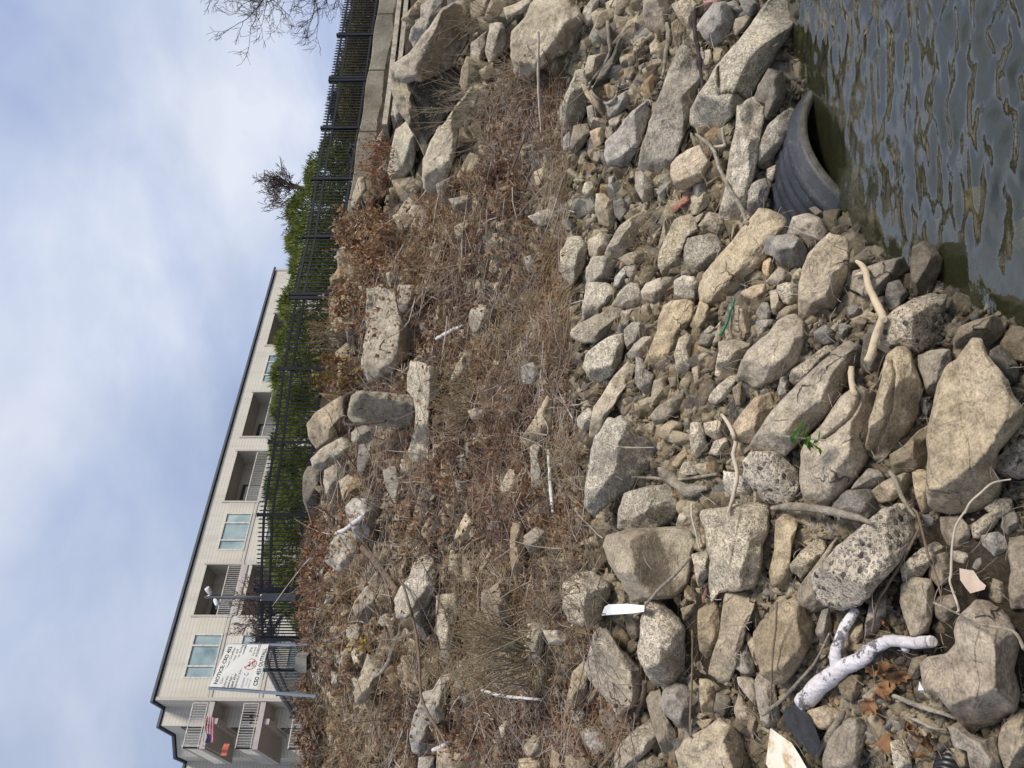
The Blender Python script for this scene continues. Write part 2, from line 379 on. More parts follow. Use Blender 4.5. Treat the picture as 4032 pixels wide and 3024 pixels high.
ROCKDATA = """B t|1340,570 1400,565 1440,650 1500,720 1560,820 1590,900 1640,960 1675,1010 1650,1080 1570,1170 1500,1260 1475,1380 1530,1450 1520,1560 1460,1620 1380,1640 1200,1655 1110,1630 1070,1580 1060,1380 1070,1150 1080,1060 1130,860 1170,760 1250,680|1560,1000 1250,1600|largest pale triangular boulder at the water's edge, flat weathered face|tri
B t|860,600 900,600 950,640 975,720 1015,830 1020,920 1000,1020 940,1120 860,1220 790,1300 720,1310 680,1270 665,1210 680,1150 690,1050 730,940 760,830 780,730 800,650|850,640 720,1280|layered tan boulder split lengthwise by a dark crack|split boulder|830,690 850,760 835,870 820,1010 790,1090 750,1180 700,1280
B t|560,880 620,860 700,880 740,920 720,980 690,1080 680,1180 690,1270 650,1340 590,1440 520,1520 420,1590 330,1610 270,1560 255,1480 245,1380 260,1260 290,1180 370,1110 430,1020 490,930|720,1000 400,1500|pitted tan boulder with shallow hollows beside the green leaves|pitted boulder|630,900 610,970 560,1050 470,1130 390,1185
B t|560,550 650,600 640,680 560,790 440,990 300,1140 150,1280 60,1270 -20,1250 -68,1220 -20,1130 60,1010 200,860 300,770 470,610|640,690 60,1210|long smooth tan stone bar lying behind the green leaves|long stone bar
B t|430,-120 540,-90 555,0 540,150 500,270 450,380 390,430 290,455 240,420 232,300 240,200 260,100 300,10 370,-70|480,-60 350,430|tall tan boulder standing at the waterline next to the pipe|tall waterline boulder
B p|960,290 1080,260 1180,260 1150,400 1160,480 1120,560 1040,610 980,635 920,610 880,590 800,635 740,590 720,530 740,470 790,410 870,340|980,280 930,600|pebbly conglomerate boulder pinning the tan driftwood at the water|wet conglomerate boulder
B b|960,-40 1030,-80 1100,-50 1155,40 1140,110 1090,200 1070,255 980,270 950,180 950,60||brown flat rock half sunk in the shallow water|half sunk rock
B b|680,80 800,40 900,20 940,100 880,150 850,180 790,220 760,300 700,320 640,260 570,220 560,180 590,110||broad brown rock under the forked tip of the tan driftwood|rock under the driftwood tip
B d|800,190 880,160 940,260 900,310 830,370 790,370 790,260||dark grey angular block beside the tan driftwood|dark driftwood block
B d|650,560 680,470 740,445 780,480 780,630 790,680 740,740 680,760 640,740 630,680||dark grey rock below the butt end of the tan driftwood|dark rock below the tan driftwood
B b|1000,650 1080,615 1200,610 1220,680 1180,760 1130,850 1100,960 1060,900 1030,800 1000,720||wet brown rock wedged above the largest pale boulder|wedged brown rock
B b|1260,470 1340,430 1480,390 1570,440 1560,480 1500,560 1440,600 1350,560 1290,620 1220,700 1220,640 1230,530|1300,470 1560,460|brown wet ledge rock with a dark overhang at the water|wet ledge rock
B b|1590,460 1672,470 1740,560 1740,700 1620,680 1530,610 1520,570||brown rock cut by the right edge of the photo in the water|
B d|1460,620 1520,580 1630,700 1640,760 1600,880 1570,880 1540,790 1500,720 1450,650||dark wet rock right behind the largest pale boulder|
B t|690,850 735,830 770,720 790,650 800,660 770,800 740,890 720,900||
B t|1070,1090 1080,1180 1060,1290 1050,1370 960,1390 850,1405 825,1340 815,1280 900,1230 1000,1130||flat pale tan rock against the largest pale boulder|flat pale rock
B g|680,1370 750,1380 800,1450 740,1490 650,1500 570,1500 610,1440||
B d|540,1510 690,1500 770,1590 760,1640 690,1690 560,1690 440,1650 460,1590||dark grey flat stone beside the large conglomerate|dark flat stone
B b|700,1510 780,1450 900,1400 960,1400 970,1450 920,1520 840,1570 760,1590 720,1550||
B t|960,1400 1020,1370 1060,1390 1075,1500 1075,1600 1110,1640 1020,1650 985,1560 970,1480||
B p|1672,1070 1600,1140 1560,1200 1540,1270 1470,1310 1470,1370 1560,1420 1640,1430 1740,1410 1740,1100||pale pebbly conglomerate lump at the right edge of the photo|pale pebbly lump
B p|0,1260 80,1270 170,1310 230,1380 245,1440 210,1540 160,1590 110,1600 20,1570 -60,1500 -110,1420 -120,1330 -80,1270||round pale conglomerate boulder speckled with black pebbles|speckled round boulder
E t|1620,395 1672,390 1720,440 1728,560 1690,690 1600,770 1510,820 1400,855 1370,810 1300,790 1330,680 1380,610 1440,560 1500,510 1560,430|1720,600 1340,790|wedge shaped tan boulder with one sharp lower ridge|wedge boulder
B c|180,770 190,740 280,680 370,610 430,570 440,630 400,690 330,760 270,810 220,840 190,820||
B c|100,860 120,790 160,780 180,830 150,930 110,920||
E o|1410,920 1510,890 1540,950 1520,1010 1460,1110 1390,1210 1330,1200 1260,1150 1280,1080 1340,1000||flat warm tan rock at the end of the long stone bar|flat warm rock
B c|100,200 160,180 230,200 240,290 190,330 130,310 95,260||
B t|50,240 95,230 110,300 150,320 110,400 60,380||
B t|110,370 160,330 230,330 235,400 150,410 90,420||
B g|0,310 40,310 60,370 50,440 0,440 -40,380||
B t|20,180 110,80 180,130 190,180 110,200 60,205||
B o|10,40 50,20 80,70 60,140 20,150 0,100||
C g|10,1540 60,1510 200,1490 240,1530 290,1590 270,1700 200,1710 130,1700 80,1640 30,1620||purplish grey rock below the black pipe|purplish rock
B g|490,450 540,440 550,500 520,560 490,520||
B d|330,500 400,450 460,490 470,560 400,580 340,560||
B d|1010,920 1080,910 1090,960 1080,1060 1020,1010||
B c|1420,1620 1500,1560 1600,1560 1590,1640 1500,1700||
B c|760,1650 860,1590 960,1600 985,1650 900,1700 790,1700||
B d|540,340 610,320 630,380 560,430||
B b|560,440 620,400 680,410 660,470 600,500||
C t|200,1390 300,1360 370,1390 420,1480 390,1530 310,1640 290,1560 240,1500 160,1490||tan block leaning on the near end of the black pipe|tan block at the pipe end
C t|300,1330 340,1315 410,1365 400,1395 350,1385||small tan stone sitting on top of the black pipe|
F k|1540,-60 1690,-60 1673,120 1608,260 1558,330 1518,420 1458,490 1370,640 1290,720 1220,800 1190,890 1120,890 1050,850 1020,770 1020,680 1060,600 1160,440 1300,270 1450,80|1600,20 1090,880|long broken concrete beam overhanging the water, largest of the beams|overhanging concrete beam|1180,430 1190,600 1240,590 1300,590 1360,640
F g|1150,20 1220,15 1280,70 1300,120 1270,200 1220,260 1140,295 1080,230 1045,170 1080,110||smooth grey rounded rock above the overhanging concrete beam|grey rounded rock
F c|930,320 1000,330 1050,390 1070,460 1060,560 1010,680 1000,760 960,880 930,970 880,1060 800,1130 730,1140 680,1090 680,980 710,880 750,760 800,640 830,540 880,430|1060,470 880,1080|long pebbly concrete log lying beside the grey flat slab|pebbly concrete log
F o|1060,930 1100,1000 1150,1060 1150,1120 1080,1160 960,1210 910,1190 880,1120 880,1050 920,1000 1000,950|1130,1060 930,1180|chunky ochre rock at the end of the pebbly concrete log|ochre rock
F g|720,645 745,710 730,770 690,890 640,1020 570,1085 520,1060 480,1050 455,980 465,900 540,830 620,720|740,740 560,1080|flat pinkish grey slab beside the pebbly concrete log|flat grey slab
F k|270,455 320,455 345,520 340,660 320,740 250,825 170,770 180,680 210,600|290,470 185,740|upright wedge of concrete with one pale lit edge|upright concrete wedge
F d|630,150 640,210 600,330 540,430 480,540 430,615 390,600 380,560 430,450 500,360 540,260|600,210 400,590|long dark brown rock beside the curved grey root|long dark rock
F c|330,440 350,360 450,335 480,360 430,450 380,540 340,540||
F t|370,200 410,130 450,115 465,190 440,250 400,265 355,250||
F b|710,-40 860,-40 870,100 830,190 780,210 720,170 700,100||pale tan block at the top edge of the photo|top edge block
F c|1300,690 1390,645 1480,660 1470,780 1440,900 1430,1030 1400,1140 1370,1250 1360,1400 1300,1470 1230,1470 1180,1400 1200,1300 1230,1180 1240,1060 1260,940 1290,830|1420,660 1320,1450|long rough concrete bar crossed by a bare tan stick|rough concrete bar
F d|1500,440 1590,460 1615,540 1600,640 1580,700 1500,780 1470,760 1480,660 1400,640 1440,540||dark brown boulder tucked beneath the overhanging concrete beam|tucked dark boulder
F c|1560,740 1640,690 1672,700 1640,800 1600,900 1540,1000 1510,1060 1440,1080 1435,960 1460,880 1500,800||rough concrete lump lying along the top of the black pipe|pipe top lump
F c|1490,1080 1550,1050 1560,1110 1520,1165 1490,1140||
F c|1400,1170 1480,1140 1510,1200 1490,1280 1450,1360 1390,1390 1365,1340 1370,1230||squarish concrete lump against the side of the black pipe|squarish lump beside the pipe
F t|1430,1345 1500,1350 1590,1410 1600,1450 1520,1550 1490,1640 1440,1740 1350,1810 1290,1880 1210,1955 1140,1940 1070,1910 1065,1840 1090,1750 1180,1640 1270,1540 1340,1450|1560,1500 1100,1930|long tan wedge of stone pointing at the black pipe|long tan wedge
F c|980,1520 1130,1490 1195,1540 1200,1590 1140,1680 1070,1770 980,1720 955,1620|1190,1580 990,1720|cube like concrete block beside the long tan wedge|cube like block
F c|950,1380 1000,1370 1040,1400 1050,1480 980,1510 950,1600 920,1700 880,1740 830,1740 800,1690 810,1600 850,1500 900,1400|1030,1420 870,1720|narrow pebbly concrete bar near the red brick|narrow pebbly bar
F c|1050,1440 1120,1350 1200,1370 1225,1450 1200,1510 1130,1480||
F c|1000,1310 1090,1230 1140,1250 1130,1300 1060,1360 1010,1370||
F t|1020,1390 1110,1340 1125,1365 1040,1425||
F r|920,1300 980,1240 1025,1230 1020,1280 960,1310 900,1360 890,1320||broken red brick lying among grass roots|red brick
F t|840,1390 890,1380 890,1440 850,1500 830,1600 805,1640 800,1560 820,1480||
F c|560,1430 640,1380 700,1350 735,1375 690,1460 650,1540 620,1610 540,1650 490,1650 460,1620 480,1560 520,1490|680,1370 520,1560|tan concrete slab with a lit ridge beside the dry orange weeds|ridged slab
F c|400,1240 450,1235 510,1290 530,1420 480,1455 420,1420 395,1340|430,1240 500,1440|
F d|510,1290 560,1265 620,1310 610,1370 550,1410 520,1370||
F c|650,1100 690,1090 760,1190 770,1280 700,1290 650,1200||
F g|480,1130 520,1120 520,1200 480,1190||
F g|340,680 390,670 420,720 430,800 390,810 350,760||
F t|305,545 330,540 400,610 470,690 475,755 420,720 340,620||
F g|460,660 540,610 600,575 625,620 600,690 540,730 480,750|600,600 500,740|
F t|480,770 560,720 600,715 560,770 520,815 490,810||
F b|260,800 350,790 360,850 320,930 270,985 230,950 240,880||
F o|360,840 400,820 450,805 470,860 430,930 390,940||pale ochre stone at the foot of the flat grey slab|
F o|350,960 400,940 410,960 380,1030 355,1000||
F b|390,970 450,955 450,1020 420,1040 380,1020||
F g|190,880 230,835 250,860 230,960 190,980||
F c|330,1165 380,1160 390,1240 340,1270 310,1220||
F t|740,290 780,245 820,280 800,340 750,350||
F b|880,150 920,120 970,190 950,290 910,310 890,240||
F t|640,280 680,230 740,220 710,320 660,380 635,360||
F t|1065,330 1130,315 1145,380 1130,440 1090,460 1070,400||
F t|1150,300 1200,290 1225,330 1170,420 1150,420||
F b|1290,120 1380,90 1410,110 1350,190 1290,230 1275,180||
F g|1230,20 1290,0 1340,80 1330,100 1280,70||
F g|1310,-10 1410,-20 1440,60 1400,110 1350,80||
F r|1085,10 1160,-10 1220,5 1150,40 1100,70||flat red brick at the top edge of the photo|
F c|-150,300 -120,200 -60,120 0,20 60,-50 200,-60 280,40 310,140 300,240 250,330 150,360 80,400 0,470 -60,510 -110,470 -130,380|280,60 0,470|huge eroded concrete boulder behind a thicket of thin stems|huge eroded boulder
F c|320,60 380,-10 430,-10 410,80 380,160 340,165 315,120||
F c|460,20 510,-10 500,80 470,100||
F b|540,-20 640,-20 620,60 560,130 510,150 520,60||
F c|880,30 1000,-20 1060,40 1030,120 1000,210 960,160 930,120||
F t|760,380 820,370 830,410 790,450 760,440||
F t|690,540 720,530 730,570 700,600||
F b|580,440 640,420 660,480 620,540 580,510||
F b|760,660 790,650 780,740 750,760||
F k|220,1520 300,1515 345,1580 335,1680 290,1760 230,1855 205,1790 165,1720 180,1600|310,1520 215,1840|rough concrete chunk with a black gap on its lower side|concrete chunk with a black gap
F c|350,1530 430,1480 500,1500 470,1590 440,1640 370,1640 350,1590||
E c|380,15 450,15 525,50 515,130 490,185 420,190 340,190 340,90|460,20 430,190|concrete block resting on top of a second concrete block|upper stacked block
E c|340,185 480,190 530,240 490,300 400,390 320,425 310,330 330,240|510,270 330,400|
E c|500,330 560,230 620,180 670,190 690,290 680,360 600,350 530,345||
E c|560,370 620,350 660,360 640,410 580,420 555,400||
E t|690,240 720,190 800,155 880,150 900,190 890,260 830,300 760,310 700,290|890,200 700,270|rounded tan rock left of the pale dimpled block|rounded tan rock
E k|900,170 960,135 1030,150 1065,200 1055,290 970,290 900,260||pale dimpled concrete block beside the long tan wedge|pale dimpled block
E c|320,430 430,380 490,340 570,350 590,430 520,470 480,510 400,570 320,560 240,530 250,480|590,400 320,560|
E k|480,530 570,510 580,590 560,680 500,780 430,815 360,780 320,720 330,650 380,600|570,600 430,800|bulky knobbly concrete lump next to the slanted grey slab|knobbly lump
E c|580,480 640,430 700,450 740,520 680,560 600,610 580,540||
E b|600,640 640,580 700,530 760,530 760,580 740,640 690,660 620,670||
E t|830,340 900,300 970,295 1010,320 1020,370 1000,430 940,540 870,640 840,690 770,740 710,725 710,690 750,590 790,490 800,420|990,330 820,710|smooth tan stone shaped like a bone in mid slope|bone shaped stone
E t|600,690 650,720 640,770 560,890 470,1040 420,1130 390,1170 360,1150 370,1050 390,970 440,900 500,800 550,740|630,760 400,1160|long slanted grey slab over a dark hollow|slanted grey slab
E c|655,660 700,670 710,730 770,770 740,910 690,880 650,820||flat pointed piece of concrete like an arrowhead|arrowhead concrete
E b|770,810 820,790 855,830 840,920 800,960 750,970 755,880||
E b|960,880 970,970 900,1020 840,1070 780,1090 745,1030 800,970 880,920||
E c|930,540 980,510 1005,560 1000,650 1000,740 960,780 910,730 900,640||
E t|1060,300 1120,330 1110,410 1070,500 1030,530 1010,490 1030,400|1110,360 1030,520|thin upright tan slab beside the bone shaped stone|
E b|1250,340 1310,330 1370,370 1390,480 1390,540 1260,560 1250,450|1350,350 1380,550|rectangular stone block beside the green plastic strip|rectangular block
E c|1180,560 1270,550 1390,570 1370,620 1310,680 1280,750 1200,795 1160,760 1180,640||
E o|1330,240 1400,205 1480,190 1495,260 1450,300 1380,325 1330,290|1490,230 1350,310|rusty orange stained block near the green plastic strip|rusty block
E c|1300,760 1290,820 1230,930 1150,960 1115,930 1140,880 1200,820 1260,770||
E b|1070,510 1150,510 1170,560 1100,600 1050,580||
E t|1090,490 1130,455 1180,480 1170,510 1090,505||
E g|580,80 650,70 670,150 640,180 600,140||
E g|520,150 580,80 600,170 560,220 510,210||
E c|800,20 930,0 940,60 890,130 830,140 800,90||
E t|540,30 620,-10 720,-20 720,40 600,75||
E b|690,330 740,310 760,380 720,440 690,390||
E b|860,790 920,780 930,840 880,860||
E b|1010,730 1060,710 1080,790 1030,830||
E b|1000,650 1060,620 1090,660 1030,700||
E b|1270,860 1340,800 1370,850 1350,960 1290,970||
E g|1420,430 1460,420 1540,420 1500,480 1430,540||
E c|480,1060 560,1040 620,1100 650,1160 740,1190 770,1270 750,1370 690,1400 640,1480 560,1530 500,1570 400,1659 340,1590 330,1500 360,1380 370,1280 400,1170||broad flat sheet of broken concrete in mid slope|flat concrete sheet
E c|545,1750 550,1650 590,1530 740,1480 870,1470 920,1560 945,1600 900,1680 840,1720 740,1770 600,1770||flat concrete slab above the big smooth brown boulder|flat slab above the big brown boulder
E c|1000,1080 1050,1070 1090,1110 1100,1180 1120,1240 1100,1290 1050,1300 1010,1280 1000,1180||crumbly concrete post stub standing on end|crumbly concrete post stub
E c|1090,1080 1180,1060 1250,1120 1240,1170 1170,1190 1100,1150||
E t|970,1240 990,1280 960,1360 900,1370 880,1340 920,1280||
E c|930,1390 960,1330 1040,1320 1090,1370 1050,1410 940,1410||
E c|1210,1380 1300,1400 1370,1450 1390,1520 1350,1560 1260,1540 1220,1500||
E b|800,1110 880,1060 960,1080 940,1140 860,1190 800,1170||
E c|1120,1270 1160,1190 1230,1170 1260,1240 1180,1290||
E b|700,1100 770,1060 800,1130 750,1170||
E c|280,1040 350,980 380,1010 360,1120 310,1130 280,1090||
E t|0,1060 90,900 130,950 110,1120 60,1190 -40,1230 -80,1180||tan rock half hidden in dry reddish stems|
D c|1070,60 1080,30 1200,10 1300,-20 1480,-30 1520,20 1500,140 1460,250 1450,400 1420,500 1330,520 1240,510 1190,530 1140,600 1125,500 1130,350 1110,180|1420,-10 1360,510|big square cut concrete block with one straight scored line|scored concrete block|1340,0 1290,200 1250,420
D s|470,180 600,140 760,130 940,120 1010,160 1040,220 1010,280 1000,400 990,490 900,560 760,570 640,590 580,500 530,420 480,320 450,230|520,170 650,560|big smooth brown boulder with a rounded shield shape|big brown boulder
D c|1010,300 1060,280 1120,255 1135,330 1125,430 1060,510 1040,470 1030,390||
D b|1230,520 1330,525 1430,550 1410,640 1360,760 1330,880 1290,1010 1250,1115 1190,1100 1120,1050 1140,950 1180,830 1200,700|1430,570 1240,1110|tall layered brown stone next to a split flat stone|tall layered stone
D b|1050,660 1130,600 1180,610 1200,700 1180,830 1140,930 1110,960 1060,900 1050,780||flat brown stone split off the tall layered stone|split flat stone
A t|210,575 270,620 340,740 310,850 240,1000 150,1110 90,1120 0,1050 -40,900 -50,800 0,720 100,640|330,760 120,1110|large pale grey tan boulder left of the white driftwood|large boulder by the white driftwood
D c|200,480 280,420 380,400 470,470 490,560 440,620 440,700 350,760 220,720 190,640||rough concrete boulder left of the white paper|rough boulder by the white paper
D t|430,765 490,800 560,910 620,960 690,1030 720,1100 740,1180 660,1230 540,1330 490,1240 430,1180 360,1090 330,1020 370,900 380,820|500,800 720,1150|large flat tan rock below the white paper|flat rock below the white paper
D c|690,720 720,600 790,600 880,670 960,760 960,860 990,940 960,1020 900,1110 840,1130 760,1110 700,1020 670,920 680,820||concrete chunk overgrown with small reddish weeds|weedy chunk
D t|330,970 355,1070 340,1180 250,1320 210,1320 220,1200 250,1050||
D g|830,1160 900,1115 960,1130 1050,1190 1050,1240 1000,1400 920,1390 830,1300 820,1220||bluish grey layered rock beneath the weedy concrete chunk|bluish layered rock
D b|750,1180 810,1160 840,1320 920,1440 920,1600 830,1580 780,1450 750,1340 720,1230||
D t|1190,1350 1270,1400 1340,1480 1370,1580 1360,1740 1150,1760 960,1740 930,1620 910,1560 990,1470 1080,1420|1200,1380 1360,1600|wide tan boulder at the bottom edge left of the white board|bottom edge boulder
D t|750,1340 800,1450 760,1530 680,1600 620,1710 530,1710 520,1590 560,1500 640,1430|790,1420 600,1700|grooved tan rock beside the brown curved branch|grooved rock
D c|690,1570 750,1550 830,1620 850,1720 640,1720 640,1640||
D g|300,1430 350,1400 430,1420 480,1500 510,1540 400,1570 330,1510||
D d|420,1290 480,1250 540,1340 560,1400 480,1450 430,1360||
D g|250,1340 330,1270 330,1360 280,1400||
D b|500,790 540,740 600,790 630,860 590,910 520,860||
D b|580,690 650,670 690,740 680,820 640,860 600,790||
D g|1290,880 1350,860 1400,930 1420,1050 1340,1060 1290,1020 1280,950||flat glossy grey stone with a white vein|glossy grey stone
D t|1370,790 1420,860 1450,990 1420,1010 1380,900 1350,820||
D t|1060,1090 1150,1100 1170,1180 1150,1310 1080,1330 1060,1220||
D d|1170,1180 1250,1180 1270,1280 1210,1330 1150,1290||
D t|1300,1080 1400,1080 1430,1150 1430,1270 1360,1200 1310,1130||
D t|1310,1180 1380,1270 1390,1400 1320,1390 1280,1300||
D t|1460,1030 1540,1120 1560,1230 1580,1350 1540,1400 1450,1350 1420,1200 1410,1100||
A t|90,80 200,20 230,100 190,250 180,360 200,480 130,510 60,490 50,400 80,270|210,60 150,500|tall narrow tan stone right of the scored concrete block|tall narrow stone
D t|0,1440 60,1480 20,1570 -30,1570 -40,1500||
D t|120,1530 200,1600 190,1720 100,1720||
D t|0,1590 50,1590 60,1720 -40,1720||
D t|60,780 160,780 230,820 200,870 100,870||
D b|380,1080 440,1180 420,1220 350,1260 330,1180||
D b|940,640 1030,610 1030,700 960,720||
D r|1075,570 1100,510 1125,530 1110,600 1080,610||piece of red brick under the scored concrete block|
D t|910,110 940,10 1000,20 970,110 940,130||
D t|1060,160 1100,180 1100,250 1060,260||
D b|200,1580 320,1560 400,1620 380,1720 220,1720||
D b|1040,1360 1150,1340 1180,1360 1080,1420||
D b|1250,1390 1340,1400 1330,1460||
D b|1380,1290 1440,1360 1400,1480 1370,1400||
A p|780,0 900,-20 970,40 990,140 950,250 880,340 820,400 740,480 690,560 620,620 520,640 420,620 350,580 320,490 330,420 400,350 490,250 580,170 680,90|970,150 600,630|large oval conglomerate boulder full of dark pebbles|large conglomerate
A t|490,190 530,180 480,260 400,350 340,430 330,500 350,580 420,640 330,660 250,620 225,570 240,500 300,420 370,330 430,240||smooth tan stone hidden behind the large conglomerate|
A c|370,200 410,240 380,330 300,400 250,450 190,400 180,360 250,280 330,210||
A b|1140,60 1260,50 1330,130 1330,210 1260,265 1180,230 1140,140|1330,150 1200,240|
A c|1330,110 1400,60 1500,0 1550,20 1470,140 1400,200 1350,190||
A g|1540,60 1600,10 1640,60 1640,150 1560,180 1520,130||
A g|1400,180 1500,150 1570,200 1560,300 1480,310 1410,270||
A b|1580,200 1672,180 1740,400 1720,640 1590,640 1570,520 1590,400 1570,300||brown slab cut by the right edge below the pale pebbly lump|
A o|1370,610 1450,610 1540,640 1610,760 1630,900 1600,1040 1640,1180 1600,1280 1480,1380 1300,1430 1260,1370 1210,1290 1130,1180 1050,1160 1030,1090 1020,1000 1060,950 1180,930 1240,870 1230,790 1260,700|1520,640 1480,1380|large yellowish boulder right of the white driftwood|yellowish boulder
A t|950,440 1080,460 1110,560 1090,680 1060,800 950,810 910,700 880,600 890,500|1050,460 1040,800|square tan block above the white driftwood tip|square tan block
A b|1110,570 1220,550 1270,620 1240,700 1160,740 1110,690 1100,630||
A c|890,370 1000,270 1100,220 1200,230 1210,270 1110,300 1050,400 1000,460 900,470||
A t|1190,280 1290,265 1350,310 1330,380 1260,370 1210,340||
A b|1080,310 1180,280 1220,360 1190,480 1120,500 1060,430||
A g|1350,330 1420,310 1440,360 1400,410 1340,380||
A b|1470,450 1530,430 1570,520 1560,620 1500,610 1450,570||
A d|1170,470 1230,440 1245,490 1200,530||
A b|700,560 780,490 800,560 790,700 730,800 660,830 660,740||
A b|380,660 430,640 450,760 430,870 380,860 340,790||
A t|430,1470 550,1340 640,1350 680,1410 640,1540 600,1680 400,1700 390,1600|670,1430 580,1680|rough tan rock at the bottom edge below the slim grey stick|
A t|1530,1400 1600,1330 1650,1290 1690,1300 1740,1500 1680,1640 1560,1680 1510,1560 1510,1460||
A b|1190,1400 1260,1370 1330,1440 1430,1480 1500,1440 1510,1560 1540,1700 1330,1660 1310,1550 1230,1530||brown rock below the large yellowish boulder|
A c|820,1500 900,1470 950,1560 960,1700 850,1700||
A b|640,1200 740,1120 780,1200 730,1270 660,1250||
A b|960,960 1060,930 1030,1050 980,1100 930,1050||
A b|480,1120 560,1060 640,1070 650,1150 580,1240 520,1220||
A o|280,1300 400,1260 470,1280 530,1310 450,1420 370,1410 260,1340||
A b|440,900 530,880 560,960 500,1000 420,960||
A b|560,760 640,720 650,820 600,880 550,860||
A b|1250,1500 1310,1550 1330,1640 1260,1660 1220,1580||
H c|470,890 530,875 620,880 780,900 860,910 865,1000 850,1100 700,1100 600,1085 480,1080 440,1020 455,940|500,885 850,905|upright concrete block with two bent rusty bars at its top|upright block with bent bars
H k|840,690 900,700 1010,740 1030,800 1020,900 960,950 955,1100 960,1200 950,1310 880,1335 830,1300 820,1250 860,1150 870,1000 850,900 815,880 820,800|960,730 930,1310|pale rough concrete beam lying across the foot of the rebar block|pale cross beam
H c|560,230 640,210 740,250 760,380 840,480 860,560 830,640 750,720 660,790 570,800 530,740 540,620 560,480 560,350|850,590 640,780|large smooth concrete slab tilted flat toward the viewer, high on the bank|large smooth slab
H b|180,1080 240,1010 370,920 440,900 450,1000 480,1100 420,1150 320,1180 240,1240 190,1170||pointed grey brown concrete piece standing against the fence|pointed fence piece
H c|220,1350 200,1310 280,1230 400,1170 460,1190 470,1250 400,1290 320,1330 270,1380||
H d|150,1420 180,1360 260,1360 250,1460 240,1600 180,1640 150,1560||dark concrete block topping the crest in front of the hedge|dark crest block
H c|290,1380 370,1340 390,1420 360,1530 300,1530 280,1460||
H d|510,1220 600,1210 640,1290 600,1330 560,1430 500,1420 500,1300||
H c|380,1450 440,1410 490,1430 500,1500 420,1600 400,1540||
G g|420,0 470,-60 560,-60 640,0 630,90 570,180 490,215 460,120||pale concrete plate cracked in two near the crest|cracked plate|470,-10 530,60 520,120 560,190
H c|460,1140 520,1090 590,1110 600,1200 520,1220 460,1190||
H g|660,1380 740,1350 780,1450 770,1560 720,1560 680,1490||
H g|770,1340 870,1330 880,1400 800,1430||
H c|1210,440 1220,360 1290,320 1390,360 1380,430 1240,510||
H c|1090,800 1130,710 1180,630 1230,650 1180,760 1110,810||
H t|1410,1490 1460,1380 1500,1370 1540,1420 1480,1520 1420,1530||
H g|1600,1230 1660,1210 1665,1500 1610,1480||
H c|680,120 760,100 780,150 700,200||
H c|440,480 490,470 500,540 460,570 435,540||
H c|415,190 500,180 550,250 420,240||
H c|760,200 870,200 880,260 860,340 760,390 740,350||
H g|1560,20 1640,0 1640,80 1590,130||
H g|1540,720 1620,690 1660,760 1620,830 1550,830||
H c|1200,1000 1260,980 1290,1040 1230,1060||
G c|350,200 400,160 470,170 490,220 540,300 500,380 420,410 350,390 290,340 300,280||lichen grey knobbly concrete boulder near the crest|lichen grey boulder near the crest
G b|490,590 540,520 620,400 670,430 650,540 600,660 560,740 500,720 470,640|650,460 540,730|slanting flat concrete slab below the lichen boulder|
G c|850,370 900,320 980,320 1010,380 990,500 960,600 880,660 800,700 750,690 740,580 780,500 830,450|1000,420 800,700|broad crumbling concrete slab among dead brush|crumbling slab
G c|300,580 330,520 390,470 400,520 350,590 280,620||
G c|190,640 260,630 270,700 265,790 220,850 190,800 170,720||
G c|640,700 680,670 730,690 720,740 660,760 630,730||
G c|430,760 500,740 540,790 530,860 470,860 430,820||
G g|355,930 420,900 450,940 420,1010 370,1010||
G c|440,900 540,880 560,960 540,1020 480,1000||
G c|560,940 660,960 680,1010 640,1100 550,1240 490,1250 470,1180 520,1060|670,990 550,1240|slanting concrete slab over a black gap, below the yellow leaves|
G c|180,1130 250,1120 290,1200 250,1240 190,1210||
G c|300,1180 350,1160 380,1220 330,1250||
G c|1000,560 1130,550 1140,700 1100,890 1040,900 1010,800||flat concrete face half buried in dead brush|
G b|1290,540 1400,480 1480,500 1500,600 1470,680 1340,720 1290,640||
G t|1480,100 1540,90 1570,200 1560,400 1500,480 1470,300||
G t|1560,180 1640,120 1700,150 1700,240 1600,290 1560,230||
G c|1580,700 1672,680 1700,800 1660,990 1600,980 1560,880 1590,800||
G g|900,1180 980,1160 1030,1070 1085,1070 1080,1150 1060,1330 980,1390 900,1340||
G g|860,1320 900,1230 950,1350 1000,1480 960,1570 850,1560 830,1450||grey slate slab lying on dead brush, streaked lengthwise|
G g|890,1590 990,1580 990,1700 880,1700||
G t|1010,1540 1100,1530 1150,1600 1150,1700 1000,1700||
G t|1560,1480 1672,1460 1680,1570 1590,1590 1550,1530||
G t|1530,1600 1672,1590 1672,1700 1520,1700||
G t|1400,1400 1450,1350 1470,1440 1420,1470||
G c|200,1460 260,1420 260,1560 210,1560||
G c|310,1380 380,1370 370,1490 320,1500||
G t|1130,150 1190,30 1240,100 1240,200 1120,200||
G c|170,1600 260,1590 270,1680 180,1700||
G c|330,1040 390,1060 380,1130 330,1120||
G c|460,1090 520,1060 530,1140 480,1150||
G c|180,380 240,370 250,450 190,460||
G c|210,180 260,120 270,220||
I c|550,440 590,430 660,530 720,700 790,900 790,960 760,990 720,900 640,760 590,700 560,600||thin tilted concrete slab roofing a dark cavity|cavity roof slab
I c|870,70 940,20 1000,40 1040,150 1050,260 970,380 960,430 800,490 660,530 590,470 580,400 680,330 780,200|860,90 700,510|massive weathered concrete hulk above the dark cavity|concrete hulk
I c|740,30 820,-20 880,-10 880,80 830,170 760,280 700,300 670,250 680,180 740,120||
I k|580,830 660,770 700,860 720,920 690,1080 640,1130 560,1150 530,1090 550,980|690,830 640,1130|pale eroded concrete block left of the dark cavity|
